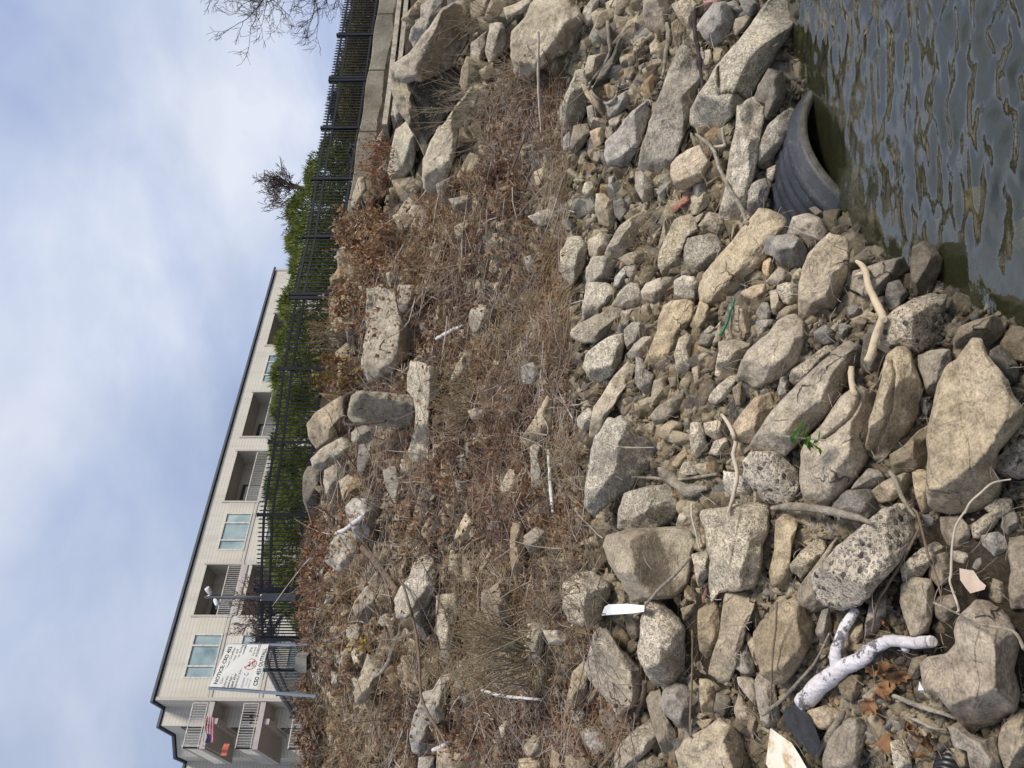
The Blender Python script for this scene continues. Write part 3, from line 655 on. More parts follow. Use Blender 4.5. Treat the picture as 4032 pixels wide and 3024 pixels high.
I c|760,1010 800,910 850,820 890,790 960,690 1060,560 1110,600 1080,700 1000,740 980,850 960,1000 920,1130 860,1240 760,1200|990,700 880,1200|great sloping concrete slab in front of the dark cavity|cavity floor slab
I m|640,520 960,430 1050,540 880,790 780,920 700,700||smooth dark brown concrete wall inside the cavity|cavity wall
I c|460,1090 520,1020 540,1100 530,1190 480,1200 455,1130||
I c|1180,160 1260,140 1300,240 1260,340 1180,400 1150,330||
I c|1270,50 1330,30 1440,-20 1450,70 1330,100 1290,130||
I b|1060,280 1160,200 1150,330 1120,440 1050,510||
I c|540,1440 600,1340 660,1260 700,1240 690,1320 620,1400 560,1500||
I c|340,1140 380,1130 400,1240 350,1330 290,1330 310,1230||
I t|1380,960 1450,930 1440,990 1380,1020||
I c|450,900 500,820 520,900 480,960 445,960||
I c|600,600 640,660 640,760 590,790 560,700||
I c|1060,20 1160,-20 1200,60 1130,160 1060,130||
I c|920,1270 1060,1240 1080,1330 960,1350||
I c|1420,1380 1560,1330 1640,1400 1500,1450||
I c|950,1450 1040,1400 1060,1500 980,1540||
I t|1460,1100 1530,1060 1560,1150 1480,1190||
I c|600,1440 700,1290 720,1330 640,1480||
C w|1600,1420 1672,1380 1740,1500 1660,1620 1590,1560||pale stone under shallow water at the right edge|
C w|1260,1220 1400,1180 1500,1300 1400,1440 1280,1360||
C w|830,1560 930,1530 960,1640 900,1740 800,1690||
C w|1100,1400 1180,1380 1200,1480 1130,1540||
B w|1180,60 1280,20 1380,120 1300,240 1190,220||
B w|1330,200 1440,180 1460,330 1350,380||
B w|1530,120 1660,80 1690,260 1560,300||
"""
KIND = dict(t='tan stone', b='brown stone', g='grey stone', d='dark stone', o='ochre stone', s='brown boulder', c='concrete chunk', k='concrete chunk', p='pebbly stone', r='brick', m='concrete wall', w='sunken stone')
def parse(t, s): return np.array([src(t, *map(float, p.split(','))) for p in s.split()])
recs = []
for ln in ROCKDATA.strip().split('\n'):
    f = ln.split('|'); t, typ = f[0].split()
    recs.append(dict(typ=typ, P=parse(t, f[1]), ridge=parse(t, f[2]) if f[2] else None, label=f[3], nick=f[4] if len(f) > 4 else '', crack=parse(t, f[5]) if len(f) > 5 else None))
for i, r in enumerate(recs):
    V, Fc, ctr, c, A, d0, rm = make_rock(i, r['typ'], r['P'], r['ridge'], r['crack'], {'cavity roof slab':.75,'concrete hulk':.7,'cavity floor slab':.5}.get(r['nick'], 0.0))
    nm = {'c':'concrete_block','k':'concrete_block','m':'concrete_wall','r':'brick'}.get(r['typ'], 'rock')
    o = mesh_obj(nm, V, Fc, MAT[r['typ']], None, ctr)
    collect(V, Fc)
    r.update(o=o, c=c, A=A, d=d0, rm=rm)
# labels of the lesser stones: told apart by the landmark they lie next to
LM = [(r['c'], math.sqrt(r['A']), r['nick'] or None, r) for r in recs if r['nick']]
LM += [(np.array(p), 120, n, None) for p, n in (((3170,660),'black pipe'),((3420,2520),'white driftwood'),((2500,2400),'white paper scrap'),((3090,2950),'white board'),((3520,1230),'tan driftwood'),((1750,2560),'tan weed clump'),((1420,2520),'yellow leaves'),((1450,950),'orange bush'),((2830,1300),'green plastic strip'),((1240,2600),'notice sign'),((3700,2990),'black corrugated hose'),((3560,2650),'curled brown leaves'),((2540,2750),'brown curved branch'))]
used = set(r['label'] for r in recs)
SIZES = ((95,'tiny'),(170,'small'),(280,'medium'),(9999,'large'))
for r in recs:
    o = r['o']; typ = r['typ']
    if not r['label']:
        sz = math.sqrt(r['A'])*1.6; adj = [n for lim, n in SIZES if sz < lim][0]
        w = r['P'].max(0)-r['P'].min(0); shp = 'long' if max(w)/min(w) > 1.75 else ('blocky' if max(w)/min(w) < 1.18 else 'angular')
        near = sorted(LM, key=lambda m: np.linalg.norm(m[0]-r['c'])-.5*m[1])
        near = [m for m in near if m[3] is not r][:5]
        def rel(m):
            dx, dy = r['c']-m[0]
            return ('right of' if dx > 0 else 'left of') if abs(dx) > abs(dy) else ('below' if dy > 0 else 'above')
        cands = ['%s %s %s %s the %s' % (adj, shp, KIND[typ], rel(near[0]), near[0][2]),]
        for b in near[1:]: cands.append(cands[0]+', %s the %s' % (rel(b), b[2]))
        for b in near[2:]: cands.append('%s %s %s %s the %s, %s the %s' % (adj, shp, KIND[typ], rel(near[1]), near[1][2], rel(b), b[2]))
        r['label'] = next((x for x in cands if x not in used and len(x.split()) <= 16), cands[-1]); used.add(r['label'])
    grp = {'c':'broken concrete on the bank','k':'broken concrete on the bank','r':'red bricks among the stones','w':'stones under the shallow water','m':None}.get(typ, 'riprap stones on the bank')
    tag(o, r['label'], {'c':'concrete','k':'concrete','r':'brick','m':'wall'}.get(typ, 'rock'), grp)

# ---------------------------------------------------------------- rubble filling the gaps
def ico(sub=1):
    p = (1+5**.5)/2
    v = [(-1,p,0),(1,p,0),(-1,-p,0),(1,-p,0),(0,-1,p),(0,1,p),(0,-1,-p),(0,1,-p),(p,0,-1),(p,0,1),(-p,0,-1),(-p,0,1)]
    f = [(0,11,5),(0,5,1),(0,1,7),(0,7,10),(0,10,11),(1,5,9),(5,11,4),(11,10,2),(10,7,6),(7,1,8),(3,9,4),(3,4,2),(3,2,6),(3,6,8),(3,8,9),(4,9,5),(2,4,11),(6,2,10),(8,6,7),(9,8,1)]
    v = [np.array(x)/np.linalg.norm(x) for x in v]
    for _ in range(sub):
        ed = {}; nf = []
        def mid(a, b):
            k = (min(a,b), max(a,b))
            if k not in ed: m = v[a]+v[b]; v.append(m/np.linalg.norm(m)); ed[k] = len(v)-1
            return ed[k]
        for a, b, c in f:
            x, y, z = mid(a,b), mid(b,c), mid(c,a); nf += [(a,x,z),(b,y,x),(c,z,y),(x,y,z)]
        f = nf
    return np.array(v), np.array(f)
IV, IF = ico(2)
PIPEPX = np.array([src('C', *p) for p in ((300,570),(200,690),(150,880),(90,1080),(20,1290),(60,1420),(140,1480),(560,1400),(540,900),(420,560))])
import bmesh
def pebble_shape(seed):
    r = np.random.default_rng(seed); bm = bmesh.new(); ax = np.array([1, r.uniform(.55,.95), r.uniform(.3,.75)])
    for _ in range(10):
        q = r.uniform(-1, 1, 3); q /= max(np.abs(q).max(), np.linalg.norm(q)*.7); bm.verts.new(q*ax)
    bmesh.ops.convex_hull(bm, input=bm.verts); loose = [v for v in bm.verts if not v.link_faces]; bmesh.ops.delete(bm, geom=loose)
    bmesh.ops.bevel(bm, geom=bm.edges[:], offset=.035, segments=1, affect='EDGES'); bmesh.ops.triangulate(bm, faces=bm.faces[:]); bm.verts.index_update()
    V = np.array([v.co[:] for v in bm.verts]); Fc = np.array([[v.index for v in f.verts] for f in bm.faces]); bm.free(); return V, Fc
SHAPES = [pebble_shape(i) for i in range(28)]
def rotm(r):
    q = r.normal(size=4); q /= np.linalg.norm(q); w, x, y, z = q
    return np.array([[1-2*(y*y+z*z),2*(x*y-z*w),2*(x*z+y*w)],[2*(x*y+z*w),1-2*(x*x+z*z),2*(y*z-x*w)],[2*(x*z-y*w),2*(y*z+x*w),1-2*(x*x+y*y)]])
ROCKPX = [(r['P'], r['P'].min(0), r['P'].max(0)) for r in recs]
def on_rock(x, y):
    for P, lo, hi in ROCKPX:
        if lo[0] <= x <= hi[0] and lo[1] <= y <= hi[1] and bool(inside(np.array(x), np.array(y), P)): return True
    return False
SHORE = [(3100,-50),(3130,180),(3190,400),(3300,830),(3340,950),(3450,1000),(3690,1100),(3750,1270),(3900,1250),(4050,1290)]
def shore_x(y): return np.interp(y, [-50,180,400,830,950,1000,1100,1200,1290], [3090,3120,3170,3290,3340,3450,3690,3760,4100])
def rubble(n, xr, yr, px, mats, name, label, dens=None, sub=1.0, avoid=.8):
    Vs, Fs = [[] for _ in mats], [[] for _ in mats]; cnt = [0]*len(mats); k = 0; tries = 0
    while k < n and tries < n*12:
        tries += 1
        x = RNG.uniform(*xr); y = RNG.uniform(*yr)
        if dens is not None and RNG.random() > dens(x, y): continue
        if 2980 < x < 3330 and bool(inside(np.array(x), np.array(y), PIPEPX)): continue
        if on_rock(x, y) and RNG.random() < .97: continue
        xs.append(x); ys.append(y); k += 1
    return
xs, ys = [], []
rubble(11000, (2150,4080), (-40,3064), None, [1], '', '', lambda x, y: (max(0, .45-(x-shore_x(y))/420)) if (y < 1300 and x > shore_x(y)+10) else (1 if x > 2350 or y < 1000 else .45))
nA = len(xs)
rubble(2500, (1250,2350), (-40,3064), None, [1], '', '', lambda x, y: 1 if x > 1250+(y < 1900)*90+(y < 1000)*160+(y < 720)*130 else 0)
xs, ys = np.array(xs), np.array(ys); ds = hit(xs, ys)
mats = ['t','b','g','c','d','o']; pm = [.33,.27,.12,.16,.08,.04]
SV, SF = {m: [] for m in mats}, {m: [] for m in mats}; SN = {m: 0 for m in mats}
for i in range(len(xs)):
    m = mats[RNG.choice(6, p=pm)]; sp = (RNG.uniform(55, 135) if RNG.random() < .11 else min(90, 14+RNG.gamma(1.3, 17))) if i < nA else (RNG.uniform(60, 170) if RNG.random() < .22 else min(110, 14+RNG.gamma(1.5, 20)))
    if xs[i] < 1340: sp = min(sp, 48)
    r = sp/F*ds[i]*.62; p = at(xs[i], ys[i], ds[i]+(.75 if sp > 50 else .45)*r)
    SV_, SF_ = SHAPES[RNG.integers(28)]; V = (SV_*r*1.05)@rotm(RNG).T+p
    SV[m].append(V); SF[m].append(SF_+SN[m]); SN[m] += len(V)
allV = []; allF = []; off = 0; midx = []
for j, m in enumerate(mats):
    V = np.concatenate(SV[m]); Fc = np.concatenate(SF[m]); allV.append(V); allF.append(Fc+off); off += len(V); midx += [j]*len(Fc)
def rubmat(name, dark, mid, light):
    mm = NT(name); v = mm.obvec(False)
    vo = mm.n('ShaderNodeTexVoronoi'); mm.setin(vo, Scale=9.0); mm.l(v, vo.inputs['Vector']); sp = mm.n('ShaderNodeSeparateColor'); mm.l(vo.outputs['Color'], sp.inputs[0])
    col = mm.ramp(sp.outputs[0], [(.1, dark), (.5, mid), (.9, light)])
    col = mm.mix(1.0, col, mm.ramp(mm.noise(v, 30, 7, .7), [(.3, (.55,.54,.52)), (.7, (1.3,1.27,1.22))]), 'MULTIPLY')
    wc, wr = mm.wet(col, .9, .42); mm.bsdf(wc, wr, .25, mm.bump(mm.noise(v, 50, 6, .7), .8, .02)); return mm.m
RM = [rubmat('rubble_tan', (.16,.13,.085), (.27,.225,.15), (.42,.36,.255)), rubmat('rubble_brown', (.10,.08,.055), (.18,.145,.10), (.29,.24,.17)), rubmat('rubble_grey', (.10,.095,.085), (.18,.17,.155), (.3,.285,.255)),
      rubmat('rubble_concrete', (.19,.16,.11), (.31,.265,.19), (.46,.41,.3)), rubmat('rubble_dark', (.06,.05,.045), (.12,.1,.085), (.19,.165,.135)), rubmat('rubble_ochre', (.2,.13,.07), (.3,.21,.12), (.38,.3,.19))]
V = np.concatenate(allV); Fc = np.concatenate(allF)
rub = mesh_obj('rubble', V, Fc, RM, smooth=False); rub.data.polygons.foreach_set('material_index', np.array(midx, np.int32))
tag(rub, 'countless small broken stones and gravel between the boulders', 'rubble', None, 'stuff'); collect(V, Fc)
BVH = BVHTree.FromPolygons(np.concatenate([np.concatenate(BV), ]).tolist(), BF)
GB = BVHTree.FromPolygons([v.co[:] for v in ground.data.vertices], [p.vertices[:] for p in ground.data.polygons])
def surf(x, y):
    """distance along the camera axis of the stone or earth seen at a photo pixel"""
    d = ray(x, y); n = float(np.linalg.norm(d)); best = None
    for tr in (BVH, GB):
        h = tr.ray_cast(Vector(CAM), Vector(d/n), 60)
        if h[0] is not None and (best is None or h[3] < best): best = h[3]
    return (best/n) if best is not None else float(hit(x, y))

# ---------------------------------------------------------------- water
wx = np.concatenate([np.arange(-.6, 5.5, .018), np.linspace(5.5, 60, 110)[1:]]); wy = np.concatenate([np.arange(1.0, 7, .016), np.linspace(7, 80, 110)[1:]])
WX, WY = np.meshgrid(wx, wy, indexing='ij')
ws = np.exp(-np.maximum(np.hypot(WX, WY)-9, 0)/12)
p = np.stack([WX*4.6+1.2*WY, WY*9.5-1.6*WX, 0*WX], -1)
calm = np.clip((WX-np.interp(WY, [1,2.6,3.65,4.65,4.9,7,80], [-.2,.2,.64,1.8,2.2,5,90]))*1.2+.5, .45, 1)
def ridge_n(q, sd): return 1-2*np.abs(vnoise(q, sd))
am = np.clip(.85+.75*vnoise(np.stack([WX*.9, WY*1.1, 0*WX+5], -1), 46), .25, 1.5)
WZ = (.0095*fbm(p*1.9, 2, 40)+.0058*np.sin(p[...,1]*4.0+2.6*vnoise(p*1.3, 41))*vnoise(p*1.1, 44)+.0012*fbm(p*5.0, 2, 43))*ws*calm*am
def water():
    m = NT('river_water'); tc = m.n('ShaderNodeTexCoord'); v = tc.outputs['Object']
    nr = m.bump(m.noise(v, 18, 4, .5), .1, .02)
    fr = m.n('ShaderNodeFresnel'); fr.inputs['IOR'].default_value = 1.45; m.l(nr, fr.inputs['Normal'])
    gl = m.n('ShaderNodeBsdfGlossy'); gl.inputs['Roughness'].default_value = .03; m.l(nr, gl.inputs['Normal']); gl.inputs['Color'].default_value = (.95,.97,1,1)
    tr = m.n('ShaderNodeBsdfTransparent'); tr.inputs['Color'].default_value = (.60,.57,.38,1)
    df = m.n('ShaderNodeBsdfDiffuse'); df.inputs['Color'].default_value = (.075,.08,.035,1)
    geo = m.n('ShaderNodeNewGeometry'); mx = m.n('ShaderNodeMixShader'); mx.inputs[0].default_value = .24
    m.l(tr.outputs[0], mx.inputs[1]); m.l(df.outputs[0], mx.inputs[2])
    m2 = m.n('ShaderNodeMixShader'); m.l(m.math('MINIMUM', m.math('MULTIPLY_ADD', fr.outputs[0], 1.9, 0.0), 1.0), m2.inputs[0]); m.l(mx.outputs[0], m2.inputs[1]); m.l(gl.outputs[0], m2.inputs[2])
    m.l(m2.outputs[0], m.out.inputs['Surface']); return m.m
wobj = mesh_obj('water', np.stack([WX,WY,WZ], -1).reshape(-1,3), grid_faces(*WX.shape), water())
tag(wobj, 'rippled olive green river water reflecting the grey sky', 'water', None, 'structure')

# ---------------------------------------------------------------- corrugated pipe
def pipe():
    a = at(3178, 352, 1.7/((3178-HZ)/F)); b = at(3302, 815, 1.7/((3302-HZ)/F)); a[2] = b[2] = 0
    ch = b-a; L = np.linalg.norm(ch); ch /= L; R = .80; mid = (a+b)/2; cz = -math.sqrt(R*R-L*L/4)
    ax = np.array([ch[1], -ch[0], 0]); ax = -ax if ax[1] < 0 else ax; ax = ax+np.array([0,0,.06]); ax /= np.linalg.norm(ax)
    side = np.array([-ch[0], -ch[1], 0]); up = np.cross(side, ax); up = up if up[2] > 0 else -up
    C0 = mid+np.array([0,0,cz]); root = empty('drain_pipe', mid, 'black corrugated plastic drain pipe half sunk at the waterline', 'pipe')
    def shell(prof, name, mat, n=96):
        V = []; Fc = []
        for s, r in prof:
            for k in range(n): an = 2*math.pi*k/n; V.append(C0+ax*s+r*(math.cos(an)*side+math.sin(an)*up))
        for i in range(len(prof)-1):
            for k in range(n): Fc.append((i*n+k, i*n+(k+1)%n, (i+1)*n+(k+1)%n, (i+1)*n+k))
        return V, Fc, mesh_obj(name, V, Fc, mat, root)
    pm = NT('pipe_plastic'); v = pm.obvec(False)
    n1 = pm.noise(v, 6, 8, .7); 
    col = pm.ramp(n1, [(.3, (.016,.018,.022)), (.55, (.034,.038,.045)), (.75, (.07,.075,.082))])
    sc = pm.ramp(pm.noise(v, 55, 3, .5), [(.6, (0,0,0)), (.75, (.5,.5,.5))]); col = pm.mix(sc, col, (.16,.165,.17))
    pm.bsdf(col, .5, .32, pm.bump(n1, .3, .02))
    # outer ribs
    prof = [(.0,R*.965),(.012,R*.985),(.085,R*.99),(.095,R*1.005),(.12,R*1.012),(.14,R*1.0),(.15,R*.985)]
    s = .17
    while s < 1.9:
        prof += [(s,R*.987),(s+.012,R*.994),(s+.03,R*.998),(s+.05,R*.994),(s+.06,R*.987)]; s += .075
    shell(prof, 'pipe_wall', pm.m)
    lm = plain('pipe_lip_grime', (.075,.07,.055), .8, .3, .45, 14, .5)
    shell([(-.0,R*.966),(-.012,R*.955),(-.012,R*.925),(.02,R*.90),(.12,R*.895),(.2,R*.885)], 'pipe_lip', lm)
    shell([(.2,R*.885),(1.9,R*.88),(1.9,.01)], 'pipe_liner', plain('pipe_inside', (.012,.013,.012), .8, .2, .3, 8))
pipe()
# ---------------------------------------------------------------- fence on the crest
M_black = plain('black_powder_coat', (.009,.011,.016), .5, .3, .2, 5)
def fence():
    root = empty('picket_fence', (FX[9], FY[9], zt(FX[9])), 'long black metal picket fence with spear tips along the crest of the bank', 'fence')
    pts = [np.array([x, y, zt(x)]) for x, y in FP]
    # heights follow the photo: tops step down to the right
    base = [z+.02 for z in (8.0,7.95,7.85,7.8,7.62,7.35,7.25,7.2,7.0,6.86,6.6,6.52,6.5,6.46,6.44,6.42,6.38,6.34,6.3)]
    H = [1.25]*4+[1.3,1.3,1.3,1.27,1.22,1.2,1.24,1.15,1.14,1.15,1.16,1.15,1.15,1.15,1.15]
    capm = plain('white_post_cap', (.75,.75,.73), .5)
    for i, p in enumerate(pts):
        z0 = base[i]; m = MB(); d = (pts[min(i+1,len(pts)-1)]-pts[max(i-1,0)]); d[2] = 0; d /= np.linalg.norm(d); n = np.array([-d[1], d[0], 0])
        top = z0+H[i]
        for sh in ((0,.11) if i in (10,14) else (0,)):
            q = p+d*sh; m.obox(np.array([q[0],q[1],(z0-.5+top)/2]), d*.04, n*.04, np.array([0,0,(top-z0+.5)/2]))
            m.obox(np.array([q[0],q[1],top+.012]), d*.047, n*.047, np.array([0,0,.012]))
        m.build('post', M_black, root)
    for i in range(len(pts)-1):
        a, b = pts[i].copy(), pts[i+1].copy(); d = b-a; d[2] = 0; L = np.linalg.norm(d); d /= L; n = np.array([-d[1], d[0], 0]); m = MB()
        h0, h1 = H[i], H[i+1]
        if i in (9,): h1 = h0
        tz = lambda u, f: (base[i]+h0*f)*(1-u)+(base[i+1]+h1*f)*u
        for f in (.10,.72,.885):
            m.bar(np.array([a[0],a[1],tz(0,f)]), np.array([b[0],b[1],tz(1,f)]), .032, .056)
        k = 17
        for j in range(1, k):
            u = j/k; q = a+d*L*u; zb, ztp = tz(u,.045), tz(u,.95)
            m.obox(np.array([q[0],q[1],(zb+ztp)/2]), d*.013, n*.013, np.array([0,0,(ztp-zb)/2]))
            s = .013; t = ztp+.075
            V = [q+np.array([0,0,ztp-q[2]])+dx*d*s*1.5+dy*n*s*1.5 for dx, dy in ((-1,-1),(1,-1),(1,1),(-1,1))]+[np.array([q[0],q[1],t])]
            m.add(V, [(0,1,4),(1,2,4),(2,3,4),(3,0,4),(3,2,1,0)])
        m.build('picket_panel', M_black, root)
fence()
# retaining wall under the right half of the fence
def retaining():
    Xs = np.linspace(2.75, 15.5, 60); V = []; Fc = []
    for i, X in enumerate(Xs):
        Y = fy(X); z1 = zt(X)-.03+.02*math.sin(X*3.1); z0 = z1-wallh(X)-.35
        for (yy, zz) in ((Y-.32,z0),(Y-.30,z1-.03),(Y-.27,z1),(Y+.25,z1),(Y+.25,z0)): V.append((X,yy,zz))
    for i in range(len(Xs)-1):
        for k in range(4): Fc.append((i*5+k, (i+1)*5+k, (i+1)*5+k+1, i*5+k+1))
    Fc += [(4,3,2,1,0), tuple((len(Xs)-1)*5+k for k in range(5))]
    m = NT('wall_concrete'); v = m.obvec(False); big = m.noise(v, .9, 7, .6); med = m.noise(v, 14, 7, .7)
    col = m.ramp(big, [(.3, (.11,.098,.075)), (.5, (.215,.192,.15)), (.7, (.31,.285,.235))]); col = m.mix(1.0, col, m.ramp(med, [(.3, (.7,.7,.7)), (.7, (1.2,1.2,1.2))]), 'MULTIPLY')
    sx = m.n('ShaderNodeSeparateXYZ'); m.l(v, sx.inputs[0])
    jt = m.math('GREATER_THAN', m.math('ABSOLUTE', m.math('SUBTRACT', m.math('FRACT', m.math('MULTIPLY', sx.outputs[0], .47)), .5)), .488)
    col = m.mix(jt, col, (.06,.05,.04)); m.bsdf(col, .9, .2, m.bump(med, .6, .03))
    o = mesh_obj('retaining_wall', V, Fc, m.m, None, V[0], False); tag(o, 'low weathered concrete retaining wall under the right part of the fence', 'wall')
    # narrow kerb ledge lower down
    c = MB()
    P = [at(1585,-40,22.2), at(1560,190,21.0), at(1540,370,20.0), at(1520,520,19.2)]
    for a, b in zip(P, P[1:]): c.bar(a, b, .5, .13)
    for p in P: p[2] -= .3; p[1] -= .45
    for a, b in zip(P, P[1:]): c.bar(a+np.array([.1,0,0]), b+np.array([.1,0,0]), .4, .12)
    o = c.build('concrete_ledge', MAT['g']); tag(o, 'two stepped concrete ledge strips running below the retaining wall', 'ledge')
    t = MB(); p = at(1400, 600, 21.0); th = np.linspace(0, 2*math.pi, 33)
    t.tube([p+np.array([.2*math.cos(a), .08*math.sin(a), .2*math.sin(a)]) for a in th], .055, 10, False)
    o = t.build('tyre', plain('old_rubber', (.05,.05,.055), .8), smooth=True); tag(o, 'old grey tyre lying behind the fence on the retaining wall', 'tyre')
    # grey concrete footing by the sign
    m2 = MB(); q = at(1196, 2607, 18.6); m2.obox(q, (.2,0,0), (0,.18,0), (0,0,.12)); m2.obox(q+np.array([.02,0,.15]), (.16,0,0), (0,.14,0), (0,0,.03))
    o = m2.build('concrete_footing', plain('footing_concrete', (.33,.32,.28), .9, .2, .15, 6, .4)); tag(o, 'squat grey concrete footing beside the right post of the notice sign', 'footing')
retaining()

# ---------------------------------------------------------------- floodlight pole
def pole():
    d = 18.2; b = at(1197, 2352, d); t = at(806, 2352, d); root = empty('floodlight_pole', b, 'slim dark grey pole with two white floodlights beside the fence', 'light pole')
    gm = plain('pole_grey', (.05,.055,.065), .5, .4)
    MB().tube([b-np.array([0,0,.5]), b+(t-b)*.5, t], [.045,.04,.036], 10).build('pole', gm, root, smooth=True)
    MB().obox(b+(t-b)*.25, (.07,0,0), (0,.06,0), (0,0,.42)).build('control_box', gm, root)
    wm = plain('lamp_white', (.78,.78,.76), .45)
    for s, (x, y) in ((1,(823,2327)),(-1,(872-20,2368))):
        q = at(x, y, d); h = MB()
        ax = np.array([.085*s,-.02,.05*(1 if s > 0 else -1)]); h.tube([q-ax, q-ax*.4, q+ax*.6, q+ax], [.035,.06,.065,.055], 12); h.bar(q-ax, t+np.array([0,0,-.03]), .03, .03)
        o = h.build('floodlight', wm, root, smooth=True)
        MB().tube([q+ax*1.0, q+ax*1.04], [.048,.048], 12).build('lens', plain('lamp_lens', (.5,.52,.55), .2, .6), o)
    MB().tube([b+(t-b)*.43-np.array([.075,0,.0]), b+(t-b)*.43+np.array([.075,0,0])], .02, 8).build('clamp', wm, root)
pole()

# ---------------------------------------------------------------- notice sign
def sign():
    DL, DR = 17.0, 18.3
    TL, TR, BR, BL = at(824.6,2709,DL), at(895.8,2542.5,DR), at(1036,2543.6,DR), at(987,2718,DL)
    LR, LL = at(1059,2543,DR), at(1013.5,2719,DL)
    nrm = np.cross(TR-TL, BL-TL); nrm /= np.linalg.norm(nrm); nrm = -nrm if nrm@(CAM-TL) < 0 else nrm
    root = empty('notice_sign', (at(1186,2738,DL)+at(1200,2535,DR))/2, 'white sewer outfall notice sign on two perforated steel posts', 'sign')
    st = plain('galvanised_steel', (.36,.4,.44), .45, .5, .12, 20, 0, .6)
    hole = plain('punched_hole', (.06,.065,.07), .8)
    for a, b in ((at(822,2709,DL+.03), at(1192,2740,DL+.03)), (at(893,2541,DR+.03), at(1206,2535,DR+.03))):
        p = MB().bar(a, b-np.array([0,0,.3]), .055, .055).build('post', st, root)
        h = MB(); n = 38
        for i in range(n):
            c = a+(b-a)*(i+.5)/n; h.obox(c+nrm*.030, (.009,0,0), nrm*.002, (0,0,.012))
        h.build('punched_holes', hole, p)
    white = plain('sign_white', (.7,.7,.655), .45, .4, .04, 3)
    def quad(a, b, c, d, off, th): return MB().add([p+nrm*off for p in (a,b,c,d)]+[p+nrm*(off-th) for p in (a,b,c,d)], [(0,3,2,1),(4,5,6,7),(0,1,5,4),(1,2,6,5),(2,3,7,6),(3,0,4,7)])
    main = quad(TL, TR, BR, BL, .045, .006).build('sign_panel', white, root)
    low = quad(BL*1, BR*1, LR, LL, .048, .006).build('lower_panel', white, root)
    ink = plain('sign_ink', (.02,.02,.022), .6); red = plain('sign_red', (.5,.03,.05), .5); blue = plain('sign_blue', (.16,.22,.38), .6)
    pale = plain('sign_faded_ink', (.3,.33,.42), .6)
    def bil(quadc, u, v): a, b, c, d = quadc; return a*(1-u)*(1-v)+b*u*(1-v)+c*u*v+d*(1-u)*v
    def text(s, q, u0, u1, v, hgt, mat, parent, name, bold=0, off=.051):
        cu = bpy.data.curves.new('lettering', 'FONT'); cu.body = s; cu.size = 1; cu.offset = bold; cu.resolution_u = 3
        to = bpy.data.objects.new('lettering', cu); COL.objects.link(to); dg = bpy.context.evaluated_depsgraph_get(); me = bpy.data.meshes.new_from_object(to.evaluated_get(dg))
        bpy.data.objects.remove(to); P = np.array([x.co[:] for x in me.vertices]); w = P[:,0].max()-P[:,0].min(); x0 = P[:,0].min()
        V = [bil(q, u0+(u1-u0)*(x-x0)/w, v-y*hgt/.72)+nrm*off for x, y, z in P]; Fc = [tuple(p.vertices) for p in me.polygons]
        MB().add(V, Fc).build(name, mat, parent); bpy.data.meshes.remove(me)
    Q = (TL, TR, BR, BL); q2 = (BL, BR, LR, LL)
    text('NOTICE: CSO 452', Q, .06, .94, .165, .095, ink, main, 'lettering', .02)
    text('Combined Sewer Overflow', Q, .07, .92, .275, .065, ink, main, 'lettering')
    text('Untreated storm water and', Q, .0, .87, .375, .065, ink, main, 'lettering')
    text('sewage may discharge during', Q, .0, .985, .465, .065, ink, main, 'lettering')
    text('(and after rainfall. May contain', Q, .0, .99, .555, .065, ink, main, 'lettering', .012)
    text('harmful bacteria.', Q, .0, .58, .645, .065, ink, main, 'lettering')
    text('OEPA', Q, .74, .93, .75, .07, ink, main, 'lettering'); text('Permit', Q, .73, .93, .845, .065, ink, main, 'lettering'); text('1PX00022', Q, .70, .995, .945, .065, ink, main, 'lettering')
    text('CINCINNATI', Q, .01, .23, .80, .055, pale, main, 'lettering'); text('513-352-4900', Q, .04, .22, .88, .03, pale, main, 'lettering'); text('MSDGC.ORG', Q, .02, .2, .95, .03, pale, main, 'lettering')
    text('CSO 453 OUTFALL', q2, .06, .9, .82, .62, ink, low, 'lettering', .015, .054)
    def ring(cu, cv, ru, rv, w, a0, a1, mat, name):
        th = np.linspace(a0, a1, 40); V = []; 
        for a in th:
            for f in (1, 1-w): V.append(bil(Q, cu+ru*f*math.cos(a), cv+rv*f*math.sin(a))+nrm*.051)
        MB().add(V, [(2*i,2*i+1,2*i+3,2*i+2) for i in range(39)]).build(name, mat, main)
    ring(.53, .81, .125, .165, .1, 0, 2*math.pi, red, 'prohibition_ring')
    MB().add([bil(Q, .53+x, .81+y)+nrm*.0515 for x, y in ((-.095,-.1),(-.08,-.12),(.095,.1),(.08,.12))], [(0,1,2,3)]).build('prohibition_bar', red, main)
    ring(.31, .79, .04, .055, .3, .6, 5.2, blue, 'city_emblem')
    m = MB()
    m.add([bil(Q, .49+.02*math.cos(a), .80+.025*math.sin(a))+nrm*.0508 for a in np.linspace(0, 6, 10)], [tuple(range(10))])
    for x0, y0, x1, y1 in ((.51,.82,.57,.77),(.47,.87,.6,.85),(.48,.91,.6,.89),(.55,.74,.59,.79)):
        m.add([bil(Q, x0, y0)+nrm*.0508, bil(Q, x1, y1)+nrm*.0508, bil(Q, x1, y1+.014)+nrm*.0508, bil(Q, x0, y0+.014)+nrm*.0508], [(0,1,2,3)])
    m.build('swimmer_pictogram', ink, main)
sign()

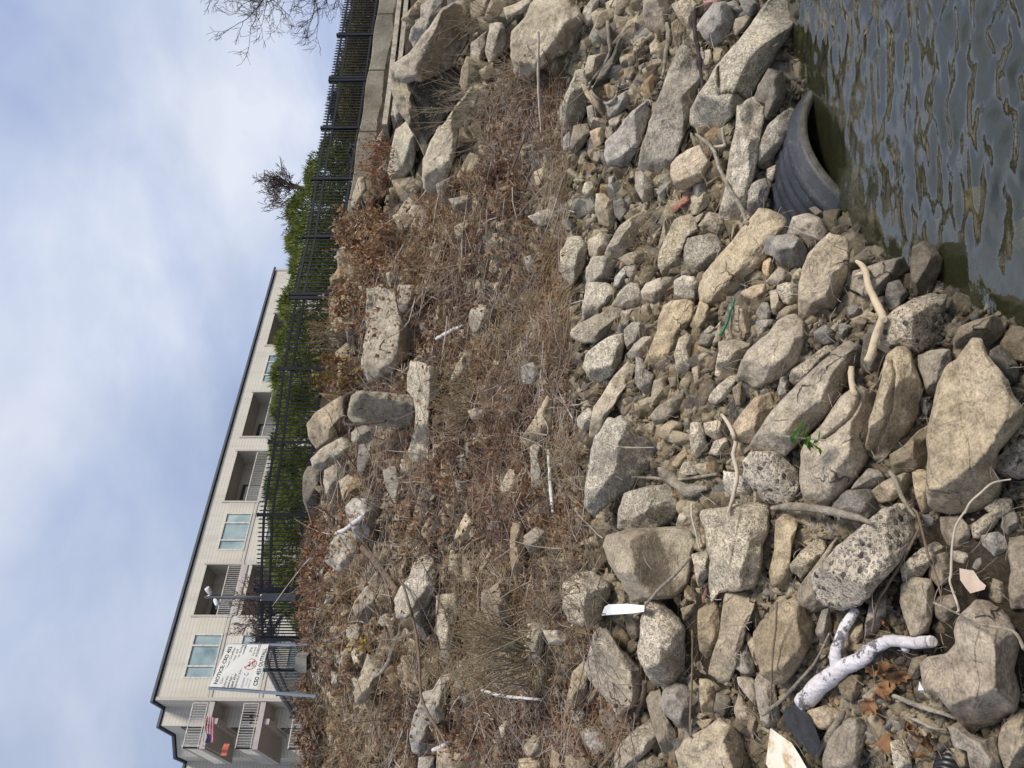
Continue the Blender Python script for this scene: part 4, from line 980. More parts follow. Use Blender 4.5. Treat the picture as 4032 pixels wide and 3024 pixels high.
# ---------------------------------------------------------------- apartment building
P0 = np.array([-17.1,40.0]); DV = np.array([.805,.593]); DV /= np.linalg.norm(DV); PV = np.array([-DV[1], DV[0]])
def bp(t, s, z): q = P0+DV*t+PV*s; return np.array([q[0], q[1], z])
def siding(name, c, step=.115, line=.72):
    m = NT(name); g = m.n('ShaderNodeNewGeometry'); sx = m.n('ShaderNodeSeparateXYZ'); m.l(g.outputs['Position'], sx.inputs[0])
    fr = m.math('FRACT', m.math('MULTIPLY', sx.outputs[2], 1/step)); ln = m.math('LESS_THAN', fr, .14)
    mp = m.n('ShaderNodeVectorMath', operation='MULTIPLY'); mp.inputs[1].default_value = (1.6,1.6,.22); m.l(g.outputs['Position'], mp.inputs[0]); n = m.noise(mp.outputs[0], 1.2, 7, .65); col = m.ramp(n, [(.3, tuple(x*.84 for x in c)), (.5, c), (.7, tuple(x*1.06 for x in c))])
    col = m.mix(ln, col, tuple(x*line for x in c)); m.bsdf(col, .65, .3, m.bump(fr, .5, .02)); return m.m
def building():
    root = empty('apartment_building', bp(0,0,7.5), 'long pale sided apartment building with recessed balconies behind the hedge', 'building')
    SD = siding('pale_siding', (.60,.565,.49), .2); SD2 = siding('cream_siding', (.59,.55,.46), .2); TRM = plain('trim_beige', (.46,.42,.37), .6, .3, .06)
    RF = plain('roof_edge', (.075,.085,.105), .6, .3, .15, 2); CONC = plain('balcony_slab', (.44,.40,.375), .8, .2, .08); WH = plain('railing_cream', (.54,.515,.455), .5)
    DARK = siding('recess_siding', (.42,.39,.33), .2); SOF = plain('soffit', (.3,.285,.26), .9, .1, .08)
    glass = NT('window_glass'); v = glass.obvec(); gc = glass.ramp(glass.noise(v, .55, 4, .6), [(.3, (.10,.16,.19)), (.5, (.27,.36,.37)), (.62, (.36,.45,.43)), (.75, (.5,.55,.5))]); glass.bsdf(gc, .08, .8); glass = glass.m
    gdark = plain('dark_glass', (.05,.06,.07), .1, .8)
    ZR, ZB = 22.0, 6.0; FL = 2.77
    op = [(4.67,7.75),(12.0,15.7),(16.85,20.5),(24.8,27.9)]; win = [(1.15,3.6),(8.65,11.17),(21.35,23.9),(29.06,31.6)]
    holes = []
    for f in range(5):
        for a, b in op: holes.append((a, b, 18.95-f*FL, 21.17-f*FL, 'o'))
        for a, b in win: holes.append((a, b, 19.15-f*FL, 20.8-f*FL, 'w'))
    ts = sorted({0, 32.6, *[h[0] for h in holes], *[h[1] for h in holes]}); zs = sorted({ZB, ZR, *[h[2] for h in holes], *[h[3] for h in holes]})
    w = MB(); w2 = MB()
    panel = [(.15,1.15),(3.6,4.55),(7.85,8.65),(11.17,11.9),(20.6,21.35),(23.9,24.7),(28.0,29.06),(31.6,32.5)]
    for t0, t1 in zip(ts, ts[1:]):
        for z0, z1 in zip(zs, zs[1:]):
            tm, zm = (t0+t1)/2, (z0+z1)/2
            if any(h[0] < tm < h[1] and h[2] < zm < h[3] for h in holes): continue
            w.add([bp(t0,0,z0), bp(t1,0,z0), bp(t1,0,z1), bp(t0,0,z1)], [(0,1,2,3)])
    w.add([bp(32.6,0,ZB), bp(32.6,13,ZB), bp(32.6,13,ZR), bp(32.6,0,ZR)], [(0,1,2,3)])
    # stepped walls left of the corner
    zig = [(-17.1,40),(-17.96,41.17),(-18.74,40.6),(-20.04,42.37),(-21.42,42.56),(-22.3,43.8),(-30,38.2),(-34,44)]
    for a, b in zip(zig, zig[1:]): w.add([(*a,ZB),(*b,ZB),(*b,ZR),(*a,ZR)], [(0,1,2,3)])
    w.build('wall', SD, root)
    for a, b in panel:
        for f in range(3): MB().obox((bp(a,-.012,0)+bp(b,-.012,0))/2+np.array([0,0,19.98-f*FL]), np.append(DV*(b-a)/2,0), np.append(PV*.012,0), (0,0,.83)).build('cream_panel', SD2, root)
    tr = MB()
    for f in range(5):
        tr.obox(bp(16.3,-.02,18.98-f*FL+.02), np.append(DV*16.3,0), np.append(PV*.018,0), (0,0,.055))
    tr.obox(bp(.09,-.03,14), np.append(DV*.09,0), np.append(PV*.03,0), (0,0,8)); tr.obox(bp(32.5,-.03,14), np.append(DV*.09,0), np.append(PV*.03,0), (0,0,8))
    for a, b, z0, z1, k in holes:
        if k == 'o':
            for t in (a-.05, b+.05): tr.obox(bp(t,-.035,(z0+z1)/2+.05), np.append(DV*.06,0), np.append(PV*.02,0), (0,0,(z1-z0)/2+.1))
    tr.build('trim', TRM, root)
    rf = MB(); zz = [(32.7,-.25),(-.12,-.25)]
    pts = [bp(32.75,-.1,0)[:2], bp(-.1,-.1,0)[:2]]+[np.array(q)+np.array([-.04,-.08]) for q in zig[1:]]
    for a, b in zip(pts, pts[1:]): rf.bar((*a,22.12), (*b,22.12), .1, .14)
    rf.add([bp(32.8,-.1,22.2), bp(32.8,14,22.2), bp(-.1,14,22.2), bp(-.1,-.1,22.2)], [(0,1,2,3)]); rf.add([(*q,22.19) for q in zig]+[(-10,60,22.19)], [tuple(range(len(zig)+1))])
    rf.build('roof', RF, root)
    for a, b, z0, z1, k in holes:
        if z1 < 14: continue
        if k == 'w':
            fm = MB(); t = .045
            for za, zb in ((z0,z0+.07),(z1-.07,z1)): fm.obox(bp((a+b)/2,-.015,(za+zb)/2), np.append(DV*(b-a)/2,0), np.append(PV*.03,0), (0,0,.035))
            ww = b-a
            for q in (a+t, a+ww*.27, a+ww*.73, b-t): fm.obox(bp(q,-.012,(z0+z1)/2), np.append(DV*t,0), np.append(PV*.027,0), (0,0,(z1-z0)/2-.07))
            fo = fm.build('window', WH, root)
            for q0, q1 in ((a,a+ww*.27),(a+ww*.27,a+ww*.73),(a+ww*.73,b)):
                MB().add([bp(q0,.03,z0), bp(q1,.03,z0), bp(q1,.03,z1), bp(q0,.03,z1)], [(0,1,2,3)]).build('pane', glass, fo)
        else:
            D = 1.6; rc = MB()
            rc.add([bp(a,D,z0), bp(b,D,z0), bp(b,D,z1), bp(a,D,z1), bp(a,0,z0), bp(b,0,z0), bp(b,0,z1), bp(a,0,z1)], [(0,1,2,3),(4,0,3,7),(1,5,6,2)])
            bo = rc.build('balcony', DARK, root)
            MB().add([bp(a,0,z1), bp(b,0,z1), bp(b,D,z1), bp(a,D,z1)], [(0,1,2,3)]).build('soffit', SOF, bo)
            MB().obox(bp((a+b)/2,.72,z0-.14), np.append(DV*(b-a)/2,0), np.append(PV*.78,0), (0,0,.15)).build('slab', CONC, bo)
            dr = MB(); dr.add([bp(a+.5,D-.03,z0+.15), bp(a+.5+(b-a)*.42,D-.03,z0+.15), bp(a+.5+(b-a)*.42,D-.03,z1-.25), bp(a+.5,D-.03,z1-.25)], [(0,1,2,3)]); dr.build('patio_door', gdark, bo)
            cu = MB(); cu.add([bp(a+.9,D-.05,z0+.2), bp(a+.4+(b-a)*.4,D-.05,z0+.2), bp(a+.4+(b-a)*.4,D-.05,z1-.5), bp(a+.9,D-.05,z1-.5)], [(0,1,2,3)]); cu.build('curtain', WH, bo)
            railing(bp(a+.04,.04,z0), bp(b-.04,.04,z0), WH, bo)
    # corner balconies
    c0, c1, c2 = bp(-.05,-.06,0), np.array([-19.0,38.6,0]), np.array([-21.6,42.2,0]); c3 = np.array([-20.2,42.6,0]); c4 = np.array([-17.7,40.9,0])
    for z in (18.83, 16.06, 13.29):
        sl = MB(); poly = [c0,c1,c2,c3,c4]; V = [p+np.array([0,0,z-.14]) for p in poly]+[p+np.array([0,0,z+.14]) for p in poly]
        sl.add(V, [(0,1,2,3,4),(9,8,7,6,5)]+[(i,(i+1)%5,5+(i+1)%5,5+i) for i in range(5)])
        so = sl.build('balcony', CONC, root)
        q = [p+np.array([0,0,z+.14]) for p in (c0*.97+c1*.03, c1*.98+c0*.02, c2*.98+c3*.02)]
        railing(q[0], q[1], WH, so); railing(q[1], q[2], WH, so)
        bm = MB(); bm.bar(c0*.45+c1*.55+np.array([.2,.3,z-.3]), c3+np.array([0,0,z-.3]), .28, .32); bm.build('beam', CONC, so)
        MB().add([(-18.9,40.75,z+.3),(-19.7,41.8,z+.3),(-19.7,41.8,z+2.15),(-18.9,40.75,z+2.15)], [(0,1,2,3)]).build('patio_door', gdark, so)
    MB().bar(c1+np.array([.1,.1,18.9]), c1+np.array([.1,.1,19.95]), .06,.06).build('rail_post', WH, root)
    # chair on the middle corner balcony
    ch = empty('balcony_chair', c0*.55+c1*.45+np.array([.1,.35,16.2]), 'dark patio chair on the middle corner balcony', 'chair'); b0 = np.array(ch.location); dk = plain('chair_dark', (.03,.025,.03), .7)
    MB().obox(b0+np.array([0,0,.42]), (.24,0,0), (0,.22,0), (0,0,.03)).build('seat', dk, ch); MB().obox(b0+np.array([0,.2,.75]), (.24,0,0), (0,.03,0), (0,0,.3)).build('backrest', dk, ch)
    for dx in (-.2,.2):
        for dy in (-.18,.18): MB().bar(b0+np.array([dx,dy,0]), b0+np.array([dx,dy,.42]), .03,.03).build('leg', dk, ch)
def railing(a, b, mat, parent):
    m = MB(); d = b-a; L = np.linalg.norm(d); up = np.array([0,0,1.])
    m.bar(a+up*.88, b+up*.88, .05,.05); m.bar(a+up*.09, b+up*.09, .035,.035); n = max(3, int(L/.125))
    for i in range(n+1): m.bar(a+d*i/n+up*.09, a+d*i/n+up*.88, .022 if 0 < i < n else .05, .022 if 0 < i < n else .05)
    m.build('railing', mat, parent)
building()
def flags():
    a = at(782,2960,38.3); b = at(905,2988,38.9)
    c = at(805,2860,38.2)
    # striped flag hanging from a slanted staff
    st = at(800,2922,38.6); root = empty('striped_flag', st, 'red white and blue flag drooping from the top corner balcony', 'flag')
    MB().tube([st, at(812,2830,38.0)], .02, 6).build('staff', plain('staff_wood', (.45,.4,.32), .6), root)
    W = [(.62,.05,.06),(.75,.73,.7)]; rm, wm, bm = plain('flag_red', W[0], .8), plain('flag_white', W[1], .8), plain('flag_blue', (.05,.06,.16), .8)
    fa, fb = at(806,2925,38.5), at(816,2822,38.0); V = []; nS, nU = 7, 14
    for i in range(nS+1):
        for j in range(nU+1):
            u = j/nU; v = i/nS; p = fa+(fb-fa)*u+np.array([0,.07*math.sin(u*9+v*2),-.42*v-.05*math.sin(u*6)]); V.append(p)
    for k, (mm, nm) in enumerate(((rm,'red_stripes'),(wm,'white_stripes'),(bm,'blue_canton'))):
        Fc = []
        for i in range(nS):
            for j in range(nU):
                kk = 2 if (j < 5 and i < 4) else i % 2
                if kk == k: Fc.append((i*(nU+1)+j, i*(nU+1)+j+1, (i+1)*(nU+1)+j+1, (i+1)*(nU+1)+j))
        MB().add(V, Fc).build(nm, mm, root, smooth=True)
    r2 = empty('orange_flag', a, 'small orange pennant on a slanted staff at the corner balcony', 'flag')
    MB().tube([at(798,2935,38.3), at(900,2985,38.3)], .018, 6).build('staff', plain('staff_dark', (.2,.18,.17), .6), r2)
    V = []; p0, p1 = at(868,2975,38.2), at(880,2930,38.2)
    for i in range(6):
        for j in range(8): u = j/7; V.append(p0+(p1-p0)*u+np.array([0,.05*math.sin(u*8),-.3*(i/5)]))
    MB().add(V, [(i*8+j, i*8+j+1, (i+1)*8+j+1, (i+1)*8+j) for i in range(5) for j in range(7)]).build('cloth', plain('flag_orange', (.6,.17,.11), .8), r2, smooth=True)
flags()
# ---------------------------------------------------------------- leafy things
def leaf_batch(P, Dr, L, W, rng, fold=.25):
    """one pointed two-sided leaf per point: P base, Dr direction, L length, W width"""
    n = len(P); Dr = Dr/np.linalg.norm(Dr, axis=1)[:, None]
    r = rng.normal(size=(n,3)); s = np.cross(Dr, r); s /= np.linalg.norm(s, axis=1)[:, None]+1e-9; nn = np.cross(s, Dr)
    L = np.broadcast_to(L, n)[:, None]; W = np.broadcast_to(W, n)[:, None]
    V = np.stack([P, P+Dr*L*.45+s*W*.5+nn*W*fold, P+Dr*L+nn*W*fold*.6, P+Dr*L*.45-s*W*.5+nn*W*fold, P+Dr*L*.5], 1).reshape(-1,3)
    b = np.arange(n)[:, None]*5
    return V, np.concatenate([b+np.array([[0,1,2,4]]), b+np.array([[0,4,2,3]])])
def twig_batch(P, Dr, L, R, rng, seg=5, curl=.35, droop=0.0, sides=3):
    n = len(P); d = Dr/np.linalg.norm(Dr, axis=1)[:, None]; p = P.copy(); pts = [p]; st = (L/seg)[:, None]
    cv = rng.normal(size=(n,3))*curl*.5
    for k in range(seg):
        p = p+d*st; pts.append(p); d = d+cv/seg*1.5+rng.normal(size=(n,3))*curl/seg+np.array([0,0,-droop/seg]); d /= np.linalg.norm(d, axis=1)[:, None]
    A = np.stack(pts, 1); T = A[:,1:]-A[:,:-1]; T = np.concatenate([T, T[:,-1:]], 1); T /= np.linalg.norm(T, axis=2)[..., None]+1e-9
    ref = np.where(np.abs(T[..., 2:3]) < .8, np.array([0,0,1.]), np.array([1.,0,0])); u = np.cross(T, ref); u /= np.linalg.norm(u, axis=2)[..., None]+1e-9; w = np.cross(T, u)
    rr = R[:, None]*np.linspace(1, .35, seg+1)[None]
    V = np.stack([A+rr[..., None]*(math.cos(2*math.pi*k/sides)*u+math.sin(2*math.pi*k/sides)*w) for k in range(sides)], 2).reshape(-1,3)
    i = (np.arange(n)[:, None, None]*(seg+1)+np.arange(seg)[None, :, None])*sides; k = np.arange(sides)[None, None]; k2 = (k+1) % sides
    return V, np.stack([i+k, i+k2, i+sides+k2, i+sides+k], -1).reshape(-1,4), A
def leafmat(name, cs, scale=14, trans=.3):
    m = NT(name); v = m.obvec(False); n = m.n('ShaderNodeTexWhiteNoise'); 
    vo = m.n('ShaderNodeTexVoronoi'); m.setin(vo, Scale=scale); m.l(v, vo.inputs['Vector']); sp = m.n('ShaderNodeSeparateColor'); m.l(vo.outputs['Color'], sp.inputs[0])
    k = len(cs); col = m.ramp(sp.outputs[0], [((i+.5)/k, c) for i, c in enumerate(cs)])
    b = m.bsdf(col, .75, .2); t = m.n('ShaderNodeBsdfTranslucent'); m.l(col, t.inputs[0]); mx = m.n('ShaderNodeMixShader'); mx.inputs[0].default_value = trans
    m.l(b.outputs[0], mx.inputs[1]); m.l(t.outputs[0], mx.inputs[2]); m.l(mx.outputs[0], m.out.inputs['Surface']); return m.m
BARK = plain('grey_bark', (.12,.09,.075), .9, .2, .3, 6)
# hedge of evergreens behind the fence
HG = leafmat('evergreen_foliage', [(.075,.11,.026),(.15,.19,.045),(.235,.27,.07),(.32,.34,.10)], 9, .4)
HB = leafmat('bronze_evergreen_foliage', [(.08,.08,.025),(.16,.145,.05),(.25,.21,.075)], 9, .4)
HS = leafmat('blue_spruce_foliage', [(.03,.055,.055),(.05,.085,.085),(.08,.12,.12)], 9, .2)
def evergreen_mesh(seed, n):
    r = np.random.default_rng(seed); u = r.random(n)**.8; th = r.uniform(0, 2*math.pi, n)
    prof = .52*np.clip(1-u**5, 0, 1)**.6*(1-.22*u)*(1+.16*np.sin(th*5+u*9+seed)+.13*np.sin(th*3-u*14+seed*2)+.12*np.sin(u*26+th*7))
    rad = prof*np.sqrt(r.uniform(.45, 1.06, n)); P = np.stack([rad*np.cos(th), rad*np.sin(th), u*.97+.015*r.normal(size=n)], 1)
    D = np.stack([np.cos(th)*.7, np.sin(th)*.7, .9+0*th], 1)+r.normal(size=(n,3))*.33
    return leaf_batch(P, D, np.where(r.random(n) < .12, r.uniform(.08,.15,n), r.uniform(.03,.085,n)), r.uniform(.010,.022,n), r, .2)
EV = [evergreen_mesh(s, 7500) for s in range(4)]
def evergreen(x, y, z, h, w, mat, label, cat, k, name='evergreen_shrub', grp='evergreens of the hedge behind the fence'):
    root = empty(name, (x,y,z), label, cat, grp); V, Fc = EV[k % 4]; an = k*1.9
    V = V*np.array([w,w,h]); V = np.stack([V[:,0]*math.cos(an)-V[:,1]*math.sin(an), V[:,0]*math.sin(an)+V[:,1]*math.cos(an), V[:,2]], 1)+np.array([x,y,z])
    mesh_obj('crown', V, Fc, mat, root, (x,y,z), False).location = (0,0,0)
    MB().tube([(x,y,z-.2),(x+.02,y,z+h*.5),(x,y,z+h*.9)], [.06,.045,.015], 6).build('trunk', BARK, root)
TOPS = [(2500,1170),(2420,1130),(2300,1085),(2150,1060),(1990,1062),(1796,1071),(1550,1085),(1265,1094),(1170,1135),(1100,1150),(1000,1150),(895,1131),(800,1150),(730,1190),(660,1225),(615,1260),(560,1330),(430,1345),(252,1358),(66,1386),(-150,1392)]
tyy = [t[0] for t in TOPS][::-1]; txx = [t[1] for t in TOPS][::-1]
X = -6.5; k = 0
while X < 14.5:
    Y = fy(X)+1.25+.12*math.sin(k*2.3); y = 1512-X/Y*F; xt = np.interp(y, tyy, txx); top = 1.7+Y*(HZ-xt)/F; z = float(zt(X))-.05; h = top-z+.1+.06*math.sin(k*3.7)
    if X < -6.2: h *= .75
    br = X > 6.6
    side = 'before the left end of the building' if X < -3 else ('beneath the long row of windows' if X < 2 else ('where the hedge peaks under the open sky' if X < 5.4 else 'in the low part of the hedge'))
    lab = '%s evergreen shrub %s' % ('dull bronze green' if br else 'bright green', side)
    evergreen(X, Y, z, h, 1.75 if not br else 1.6, HB if br else HG, lab, 'shrub', k); X += .95+.12*math.sin(k*1.7); k += 1
sx = at(1317, 440, 26); evergreen(float(sx[0]), float(sx[1]), 6.3, float(sx[2])-6.3+.1, 2.6, HS, 'blue green spruce rising just behind the low part of the hedge', 'tree', 2, 'blue_spruce', None)
sx = at(1335, 330, 25); evergreen(float(sx[0]), float(sx[1]), 6.3, float(sx[2])-6.3, 3.0, HB, 'dark evergreen behind the low hedge right of the blue green spruce', 'tree', 3, 'evergreen_tree', None)
def branching(root_p, dir0, L, r, levels, rng, spread=.55, split=(3,5), gravity=.0):
    segs = []
    def grow(p, d, L, r, lv):
        n = 5; pts = [p]; dd = d
        for i in range(n):
            dd = dd+rng.normal(size=3)*.16+np.array([0,0,.05-gravity*(1 if lv < levels else 0)]); dd /= np.linalg.norm(dd); pts.append(pts[-1]+dd*L/n)
        segs.append((np.array(pts), np.linspace(r, r*.55, n+1), lv))
        if lv == 0: return
        for _ in range(rng.integers(*split)):
            i = rng.integers(2, n+1); nd = dd+rng.normal(size=3)*spread; nd /= np.linalg.norm(nd)
            grow(pts[i], nd, L*rng.uniform(.5,.8), r*.55*rng.uniform(.75,1), lv-1)
        grow(pts[-1], (dd+rng.normal(size=3)*.25), L*.72, r*.55, lv-1)
    grow(np.asarray(root_p, float), np.asarray(dir0, float), L, r, levels); return segs
def bare_plant(name, base, dirs, L, r, levels, seed, mat, label, cat, spread=.5, split=(3,5), trunk=True, gravity=0):
    rng = np.random.default_rng(seed); root = empty(name, base, label, cat); a, b = MB(), MB()
    for d in dirs:
        for P, R, lv in branching(base, np.asarray(d)/np.linalg.norm(d), L, r, levels, rng, spread, split, gravity):
            (a if lv >= levels-1 else b).tube(P, np.maximum(R, .007), 6 if lv >= levels-1 else 3, False)
    a.build('trunk' if trunk else 'stems', mat, root, smooth=True); b.build('crown' if trunk else 'twigs', mat, root, smooth=True); return root
TB = plain('tree_bark', (.105,.085,.08), .9, .2, .3, 3); TB2 = plain('shrub_bark', (.13,.095,.085), .9, .2, .3, 3)
tb = at(1500, -420, 33.0)
def tree():
    rng = np.random.default_rng(3); root = empty('bare_tree', tb, 'tall leafless tree beyond the right end of the fence, branches spreading into the sky', 'tree'); a, b = MB(), MB()
    P = np.array([tb+np.array([0,0,-1.0]), at(1290,-500,33), at(1080,-470,33), at(900,-430,33)]); a.tube(P, [.3,.26,.2,.12], 8, False)
    limbs = [((1180,-395),(1120,-120),.15,(950,120)),((1100,-385),(1160,-60),.12,(1000,60)),((1230,-400),(1250,-150),.13,(1180,80)),((1000,-370),(950,-150),.13,(830,-10)),((1280,-405),(1330,-200),.11,(1240,30)),((930,-350),(870,-150),.1,(720,-20)),((1150,-390),(1040,-100),.13,(930,40))]
    for s, m, r, e in limbs:
        p0, p1, p2 = at(s[0]+70, s[1]-95, 33.), at(m[0]+70, m[1]-95, 33+rng.normal()*.6), at(e[0]+60, e[1]-85, 33+rng.normal()*1.0); u = np.linspace(0,1,8)[:, None]; Q = p0*(1-u)**2+2*p1*u*(1-u)+p2*u**2
        a.tube(Q, np.linspace(r, r*.25, 8)*.72, 6, False)
        for i in range(2, 8):
            for _ in range(2):
                d = (Q[i]-Q[i-1]); d /= np.linalg.norm(d); d = d+rng.normal(size=3)*.55+np.array([-.1,0,.1])
                for S_ in branching(Q[i], d/np.linalg.norm(d), rng.uniform(.7,1.25), .028, 3, rng, .5, (2,4)): b.tube(S_[0], np.maximum(S_[1]*1.0, .0075), 3, False)
    a.build('trunk', TB, root, smooth=True); b.build('crown', TB, root, smooth=True)
tree()
p = at(1205, 745, 21.6); bare_plant('leafless_shrub', p, [(-.5,.1,.8),(.1,.2,1),(.5,0,.8),(-.15,0,1),(.3,-.2,.9),(-.8,0,.6)], .56, .034, 4, 5, TB2, 'round leafless shrub rising above the hedge peak against the sky', 'shrub', .6, (2,4), False)
p = at(1130, 2395, 24.5); bare_plant('leafless_shrub', p, [(-.6,.1,.6),(.1,.2,1),(.6,0,.7),(-.25,0,1),(.35,-.2,.9),(-.9,0,.35),(.9,0,.4)], .72, .05, 4, 8, TB2, 'dense leafless shrub between the notice sign and the floodlight pole', 'shrub', .65, (3,5), False)

# ---------------------------------------------------------------- sticks and litter that lie on the stones
WOODS = dict(white=plain('bleached_wood', (.56,.53,.5), .8, .2, .12, 9, .5), tan=plain('tan_driftwood', (.5,.41,.28), .75, .25, .15, 9, .4), grey=plain('grey_wood', (.31,.27,.21), .9, .2, .5, 16, 1.0),
             brown=plain('brown_branch', (.17,.125,.09), .9, .2, .25, 12, .6), pale=plain('pale_stem', (.46,.4,.32), .85, .2, .15, 9, .3), black=plain('charred_wood', (.05,.042,.04), .9, .2, .5, 8, .7), rust=plain('rusty_steel', (.075,.05,.04), .8, .3, .3, 18, .6))
def spotted():
    m = NT('painted_driftwood'); v = m.obvec(False); f = m.noise(v, 7, 8, .75); g = m.noise(v, 22, 6, .7)
    col = m.ramp(f, [(.3, (.42,.38,.38)), (.45, (.62,.58,.59)), (.6, (.72,.69,.71))]); sp = m.ramp(m.math('ADD', m.math('MULTIPLY', f, .6), m.math('MULTIPLY', g, .4)), [(.535, (0,0,0)), (.56, (1,1,1))])
    col = m.mix(m.math('MULTIPLY', sp, .9), col, (.05,.045,.045)); wv = m.n('ShaderNodeTexWave'); m.setin(wv, Scale=9.0, Distortion=14.0, Detail=5.0); m.l(v, wv.inputs['Vector']); col = m.mix(.12, col, m.ramp(wv.outputs['Fac'], [(.2, (.3,.26,.24)), (.6, (.75,.73,.74))])); m.bsdf(col, .85, .15, m.bump(wv.outputs['Fac'], .2, .006, m.bump(g, .8, .02))); return m.m
WOODS['spot'] = spotted()
def catmull(P, n):
    P = np.asarray(P, float); Q = np.vstack([2*P[0]-P[1], P, 2*P[-1]-P[-2]]); out = []
    for i in range(len(P)-1):
        a, b, c, d = Q[i:i+4]
        for t in np.arange(n)/n: out.append(.5*((2*b)+(c-a)*t+(2*a-5*b+4*c-d)*t*t+(3*b-a-3*c+d)*t**3))
    return np.array(out+[P[-1]])
def path(t, pts, r, up=0.0, rigid=True):
    S2 = np.array([src(t, *map(float, p.split(','))) for p in pts.split()])
    S2 = catmull(S2, 6); dz = np.array([surf(x, y) for x, y in S2]); n = len(dz); u = np.linspace(0, 1, n)
    if rigid:
        best = None
        A = np.stack([np.ones(n), u], 1); co = np.linalg.lstsq(A, dz, rcond=None)[0]; fit = A@co; dep = fit-np.percentile(fit-dz, 85); dep = np.minimum(dep, np.maximum(dz, dep-.25))
    else:
        k = np.ones(7)/7; pad = np.concatenate([[dz[0]]*3, dz, [dz[-1]]*3]); dep = np.minimum(np.convolve(pad, k, 'valid'), dz)
    rad = np.interp(u, np.linspace(0,1,len(r)), r)/TS/F*dep
    dep = dep-rad*.7-up
    return at(S2[:,0], S2[:,1], dep), rad
def rough_tube(P, R, sides):
    n = max(len(P), int(np.linalg.norm(np.diff(P,axis=0),axis=1).sum()/(R.mean()*.7))); n = min(n, 120); u = np.linspace(0,1,len(P)); w = np.linspace(0,1,n)
    P2 = np.stack([np.interp(w,u,P[:,k]) for k in range(3)],1); R2 = np.interp(w,u,R)*(1+.09*vnoise(P2*17)+.06*vnoise(P2*60))
    P2 = P2+R.mean()*.22*np.stack([vnoise(P2*19,k) for k in (1,2,3)],1); R2[0] *= .9; R2[-1] *= .88
    P2 = np.vstack([P2[0]-(P2[1]-P2[0])*.03, P2, P2[-1]+(P2[-1]-P2[-2])*.03]); R2 = np.concatenate([[R2[0]*.9], R2, [R2[-1]*.9]])
    m = MB().tube(P2, R2, sides); V = np.array(m.v); C = np.repeat(P2, sides, 0); f = 1+.045*fbm(V/R.mean()*1.3, 4, 4)
    m.v = [tuple(x) for x in C+(V-C)*f[:, None]]; return m
def stick(name, t, pts, r, wood, label, cat='stick', up=0.0, rigid=True, branches=(), sides=8):
    P, R = path(t, pts, r, up, rigid); m = rough_tube(P, R, sides)
    o = empty(name, P[0], label, cat) if branches else None
    if not branches: tag(m.build(name, WOODS[wood], None, P[0], True), label, cat); return
    m.build('main_limb', WOODS[wood], o, smooth=True)
    for bt, bp_, br in branches:
        Pb, Rb = path(bt, bp_, br, up, rigid); rough_tube(Pb, Rb, sides).build('side_limb', WOODS[wood], o, smooth=True)
stick('driftwood', 'A', '255,1255 330,1180 420,1090 490,1040 590,990 700,900 800,850 900,850 1000,855 1095,850', [58,54,58,52,47,42,38,36,37,36], 'spot', 'thick forked white driftwood limb with black specks, near the bottom of the photo', 'driftwood', .02, True,
      [('A','480,1030 470,930 510,820 550,720 600,640', [42,35,31,30,29]), ('A','800,850 795,812', [30,22]), ('A','900,860 922,915', [30,20])], 14)
stick('driftwood', 'B', '600,45 640,80 670,150 690,230 730,310 765,385 780,420', [10,18,20,21,22,24,22], 'tan', 'smooth tan driftwood rod with a forked tip, lying at the waterline', 'driftwood', .03, True, [('B','665,120 620,130 595,142', [14,12,6]), ('B','770,400 730,520 700,620 670,690', [22,26,26,26])], 12)
stick('driftwood', 'B', '572,715 570,780 580,860 590,890', [20,20,20,18], 'tan', 'short broken stub of tan driftwood standing behind the pitted boulder', 'driftwood', .02)
stick('stick', 'F', '1035,855 1100,905 1150,960 1190,1080 1250,1200 1320,1320 1365,1425', [8,12,12,11,12,13,13], 'grey', 'bare tan stick laid across the long rough concrete bar', 'stick', .02)
stick('root', 'F', '1205,815 1215,880 1222,925 1190,935 1140,938', [8,11,12,11,7], 'pale', 'small bleached root bent like a hook below the overhanging beam', 'root', .02)
stick('stick', 'F', '1042,35 1030,160 1045,280 1062,400 1080,560', [14,13,15,12,11], 'black', 'charred straight stick with a pale top end above the overhanging beam', 'stick', .03)
stick('root', 'F', '475,140 480,250 490,330 440,430 370,520 350,570', [12,12,11,11,12,9], 'grey', 'curved grey root winding beside the long dark rock', 'root', .02, False)
stick('root', 'F', '355,545 380,600 420,635 480,660 530,610 545,530', [9,10,9,9,9,6], 'grey', 'thin forked root curling around the end of the long dark rock', 'root', .02, False)
stick('stick', 'F', '850,150 865,230 845,340 825,490', [14,18,15,9], 'grey', 'flat splinter of grey wood lying on fine gravel', 'stick', .02)
stick('stick', 'E', '1200,1025 1250,1090 1290,1200 1275,1280 1300,1400 1270,1560 1240,1655', [10,13,15,14,14,13,9], 'pale', 'pale twisted stick running down beside the speckled round boulder', 'stick', .03)
stick('log', 'E', '800,1370 860,1420 920,1470 980,1510 1050,1505 1110,1490', [10,44,30,46,34,14], 'grey', 'gnarled weathered log piece below a grey crossing stick', 'log', .01)
stick('stick', 'E', '630,1425 760,1430 900,1440 1040,1425 1170,1405', [7,10,11,11,10], 'grey', 'straight grey stick passing behind the gnarled log piece', 'stick', .02)
stick('stick', 'B', '60,1625 160,1610 330,1625 480,1650 600,1680 700,1720', [12,24,28,26,24,10], 'grey', 'split grey branch lying under the large conglomerate, frayed at one end', 'stick', .02)
stick('stick', 'D', '712,1110 705,1180 670,1290 620,1410 540,1520 420,1665', [14,17,15,15,14,12], 'brown', 'brown curved branch reaching the bottom edge of the photo', 'branch', .03)
stick('stick', 'A', '1230,1345 1150,1310 1040,1275 940,1240 835,1200', [9,15,18,17,14], 'grey', 'straight broken tan stick among curled brown leaves', 'stick', .03)
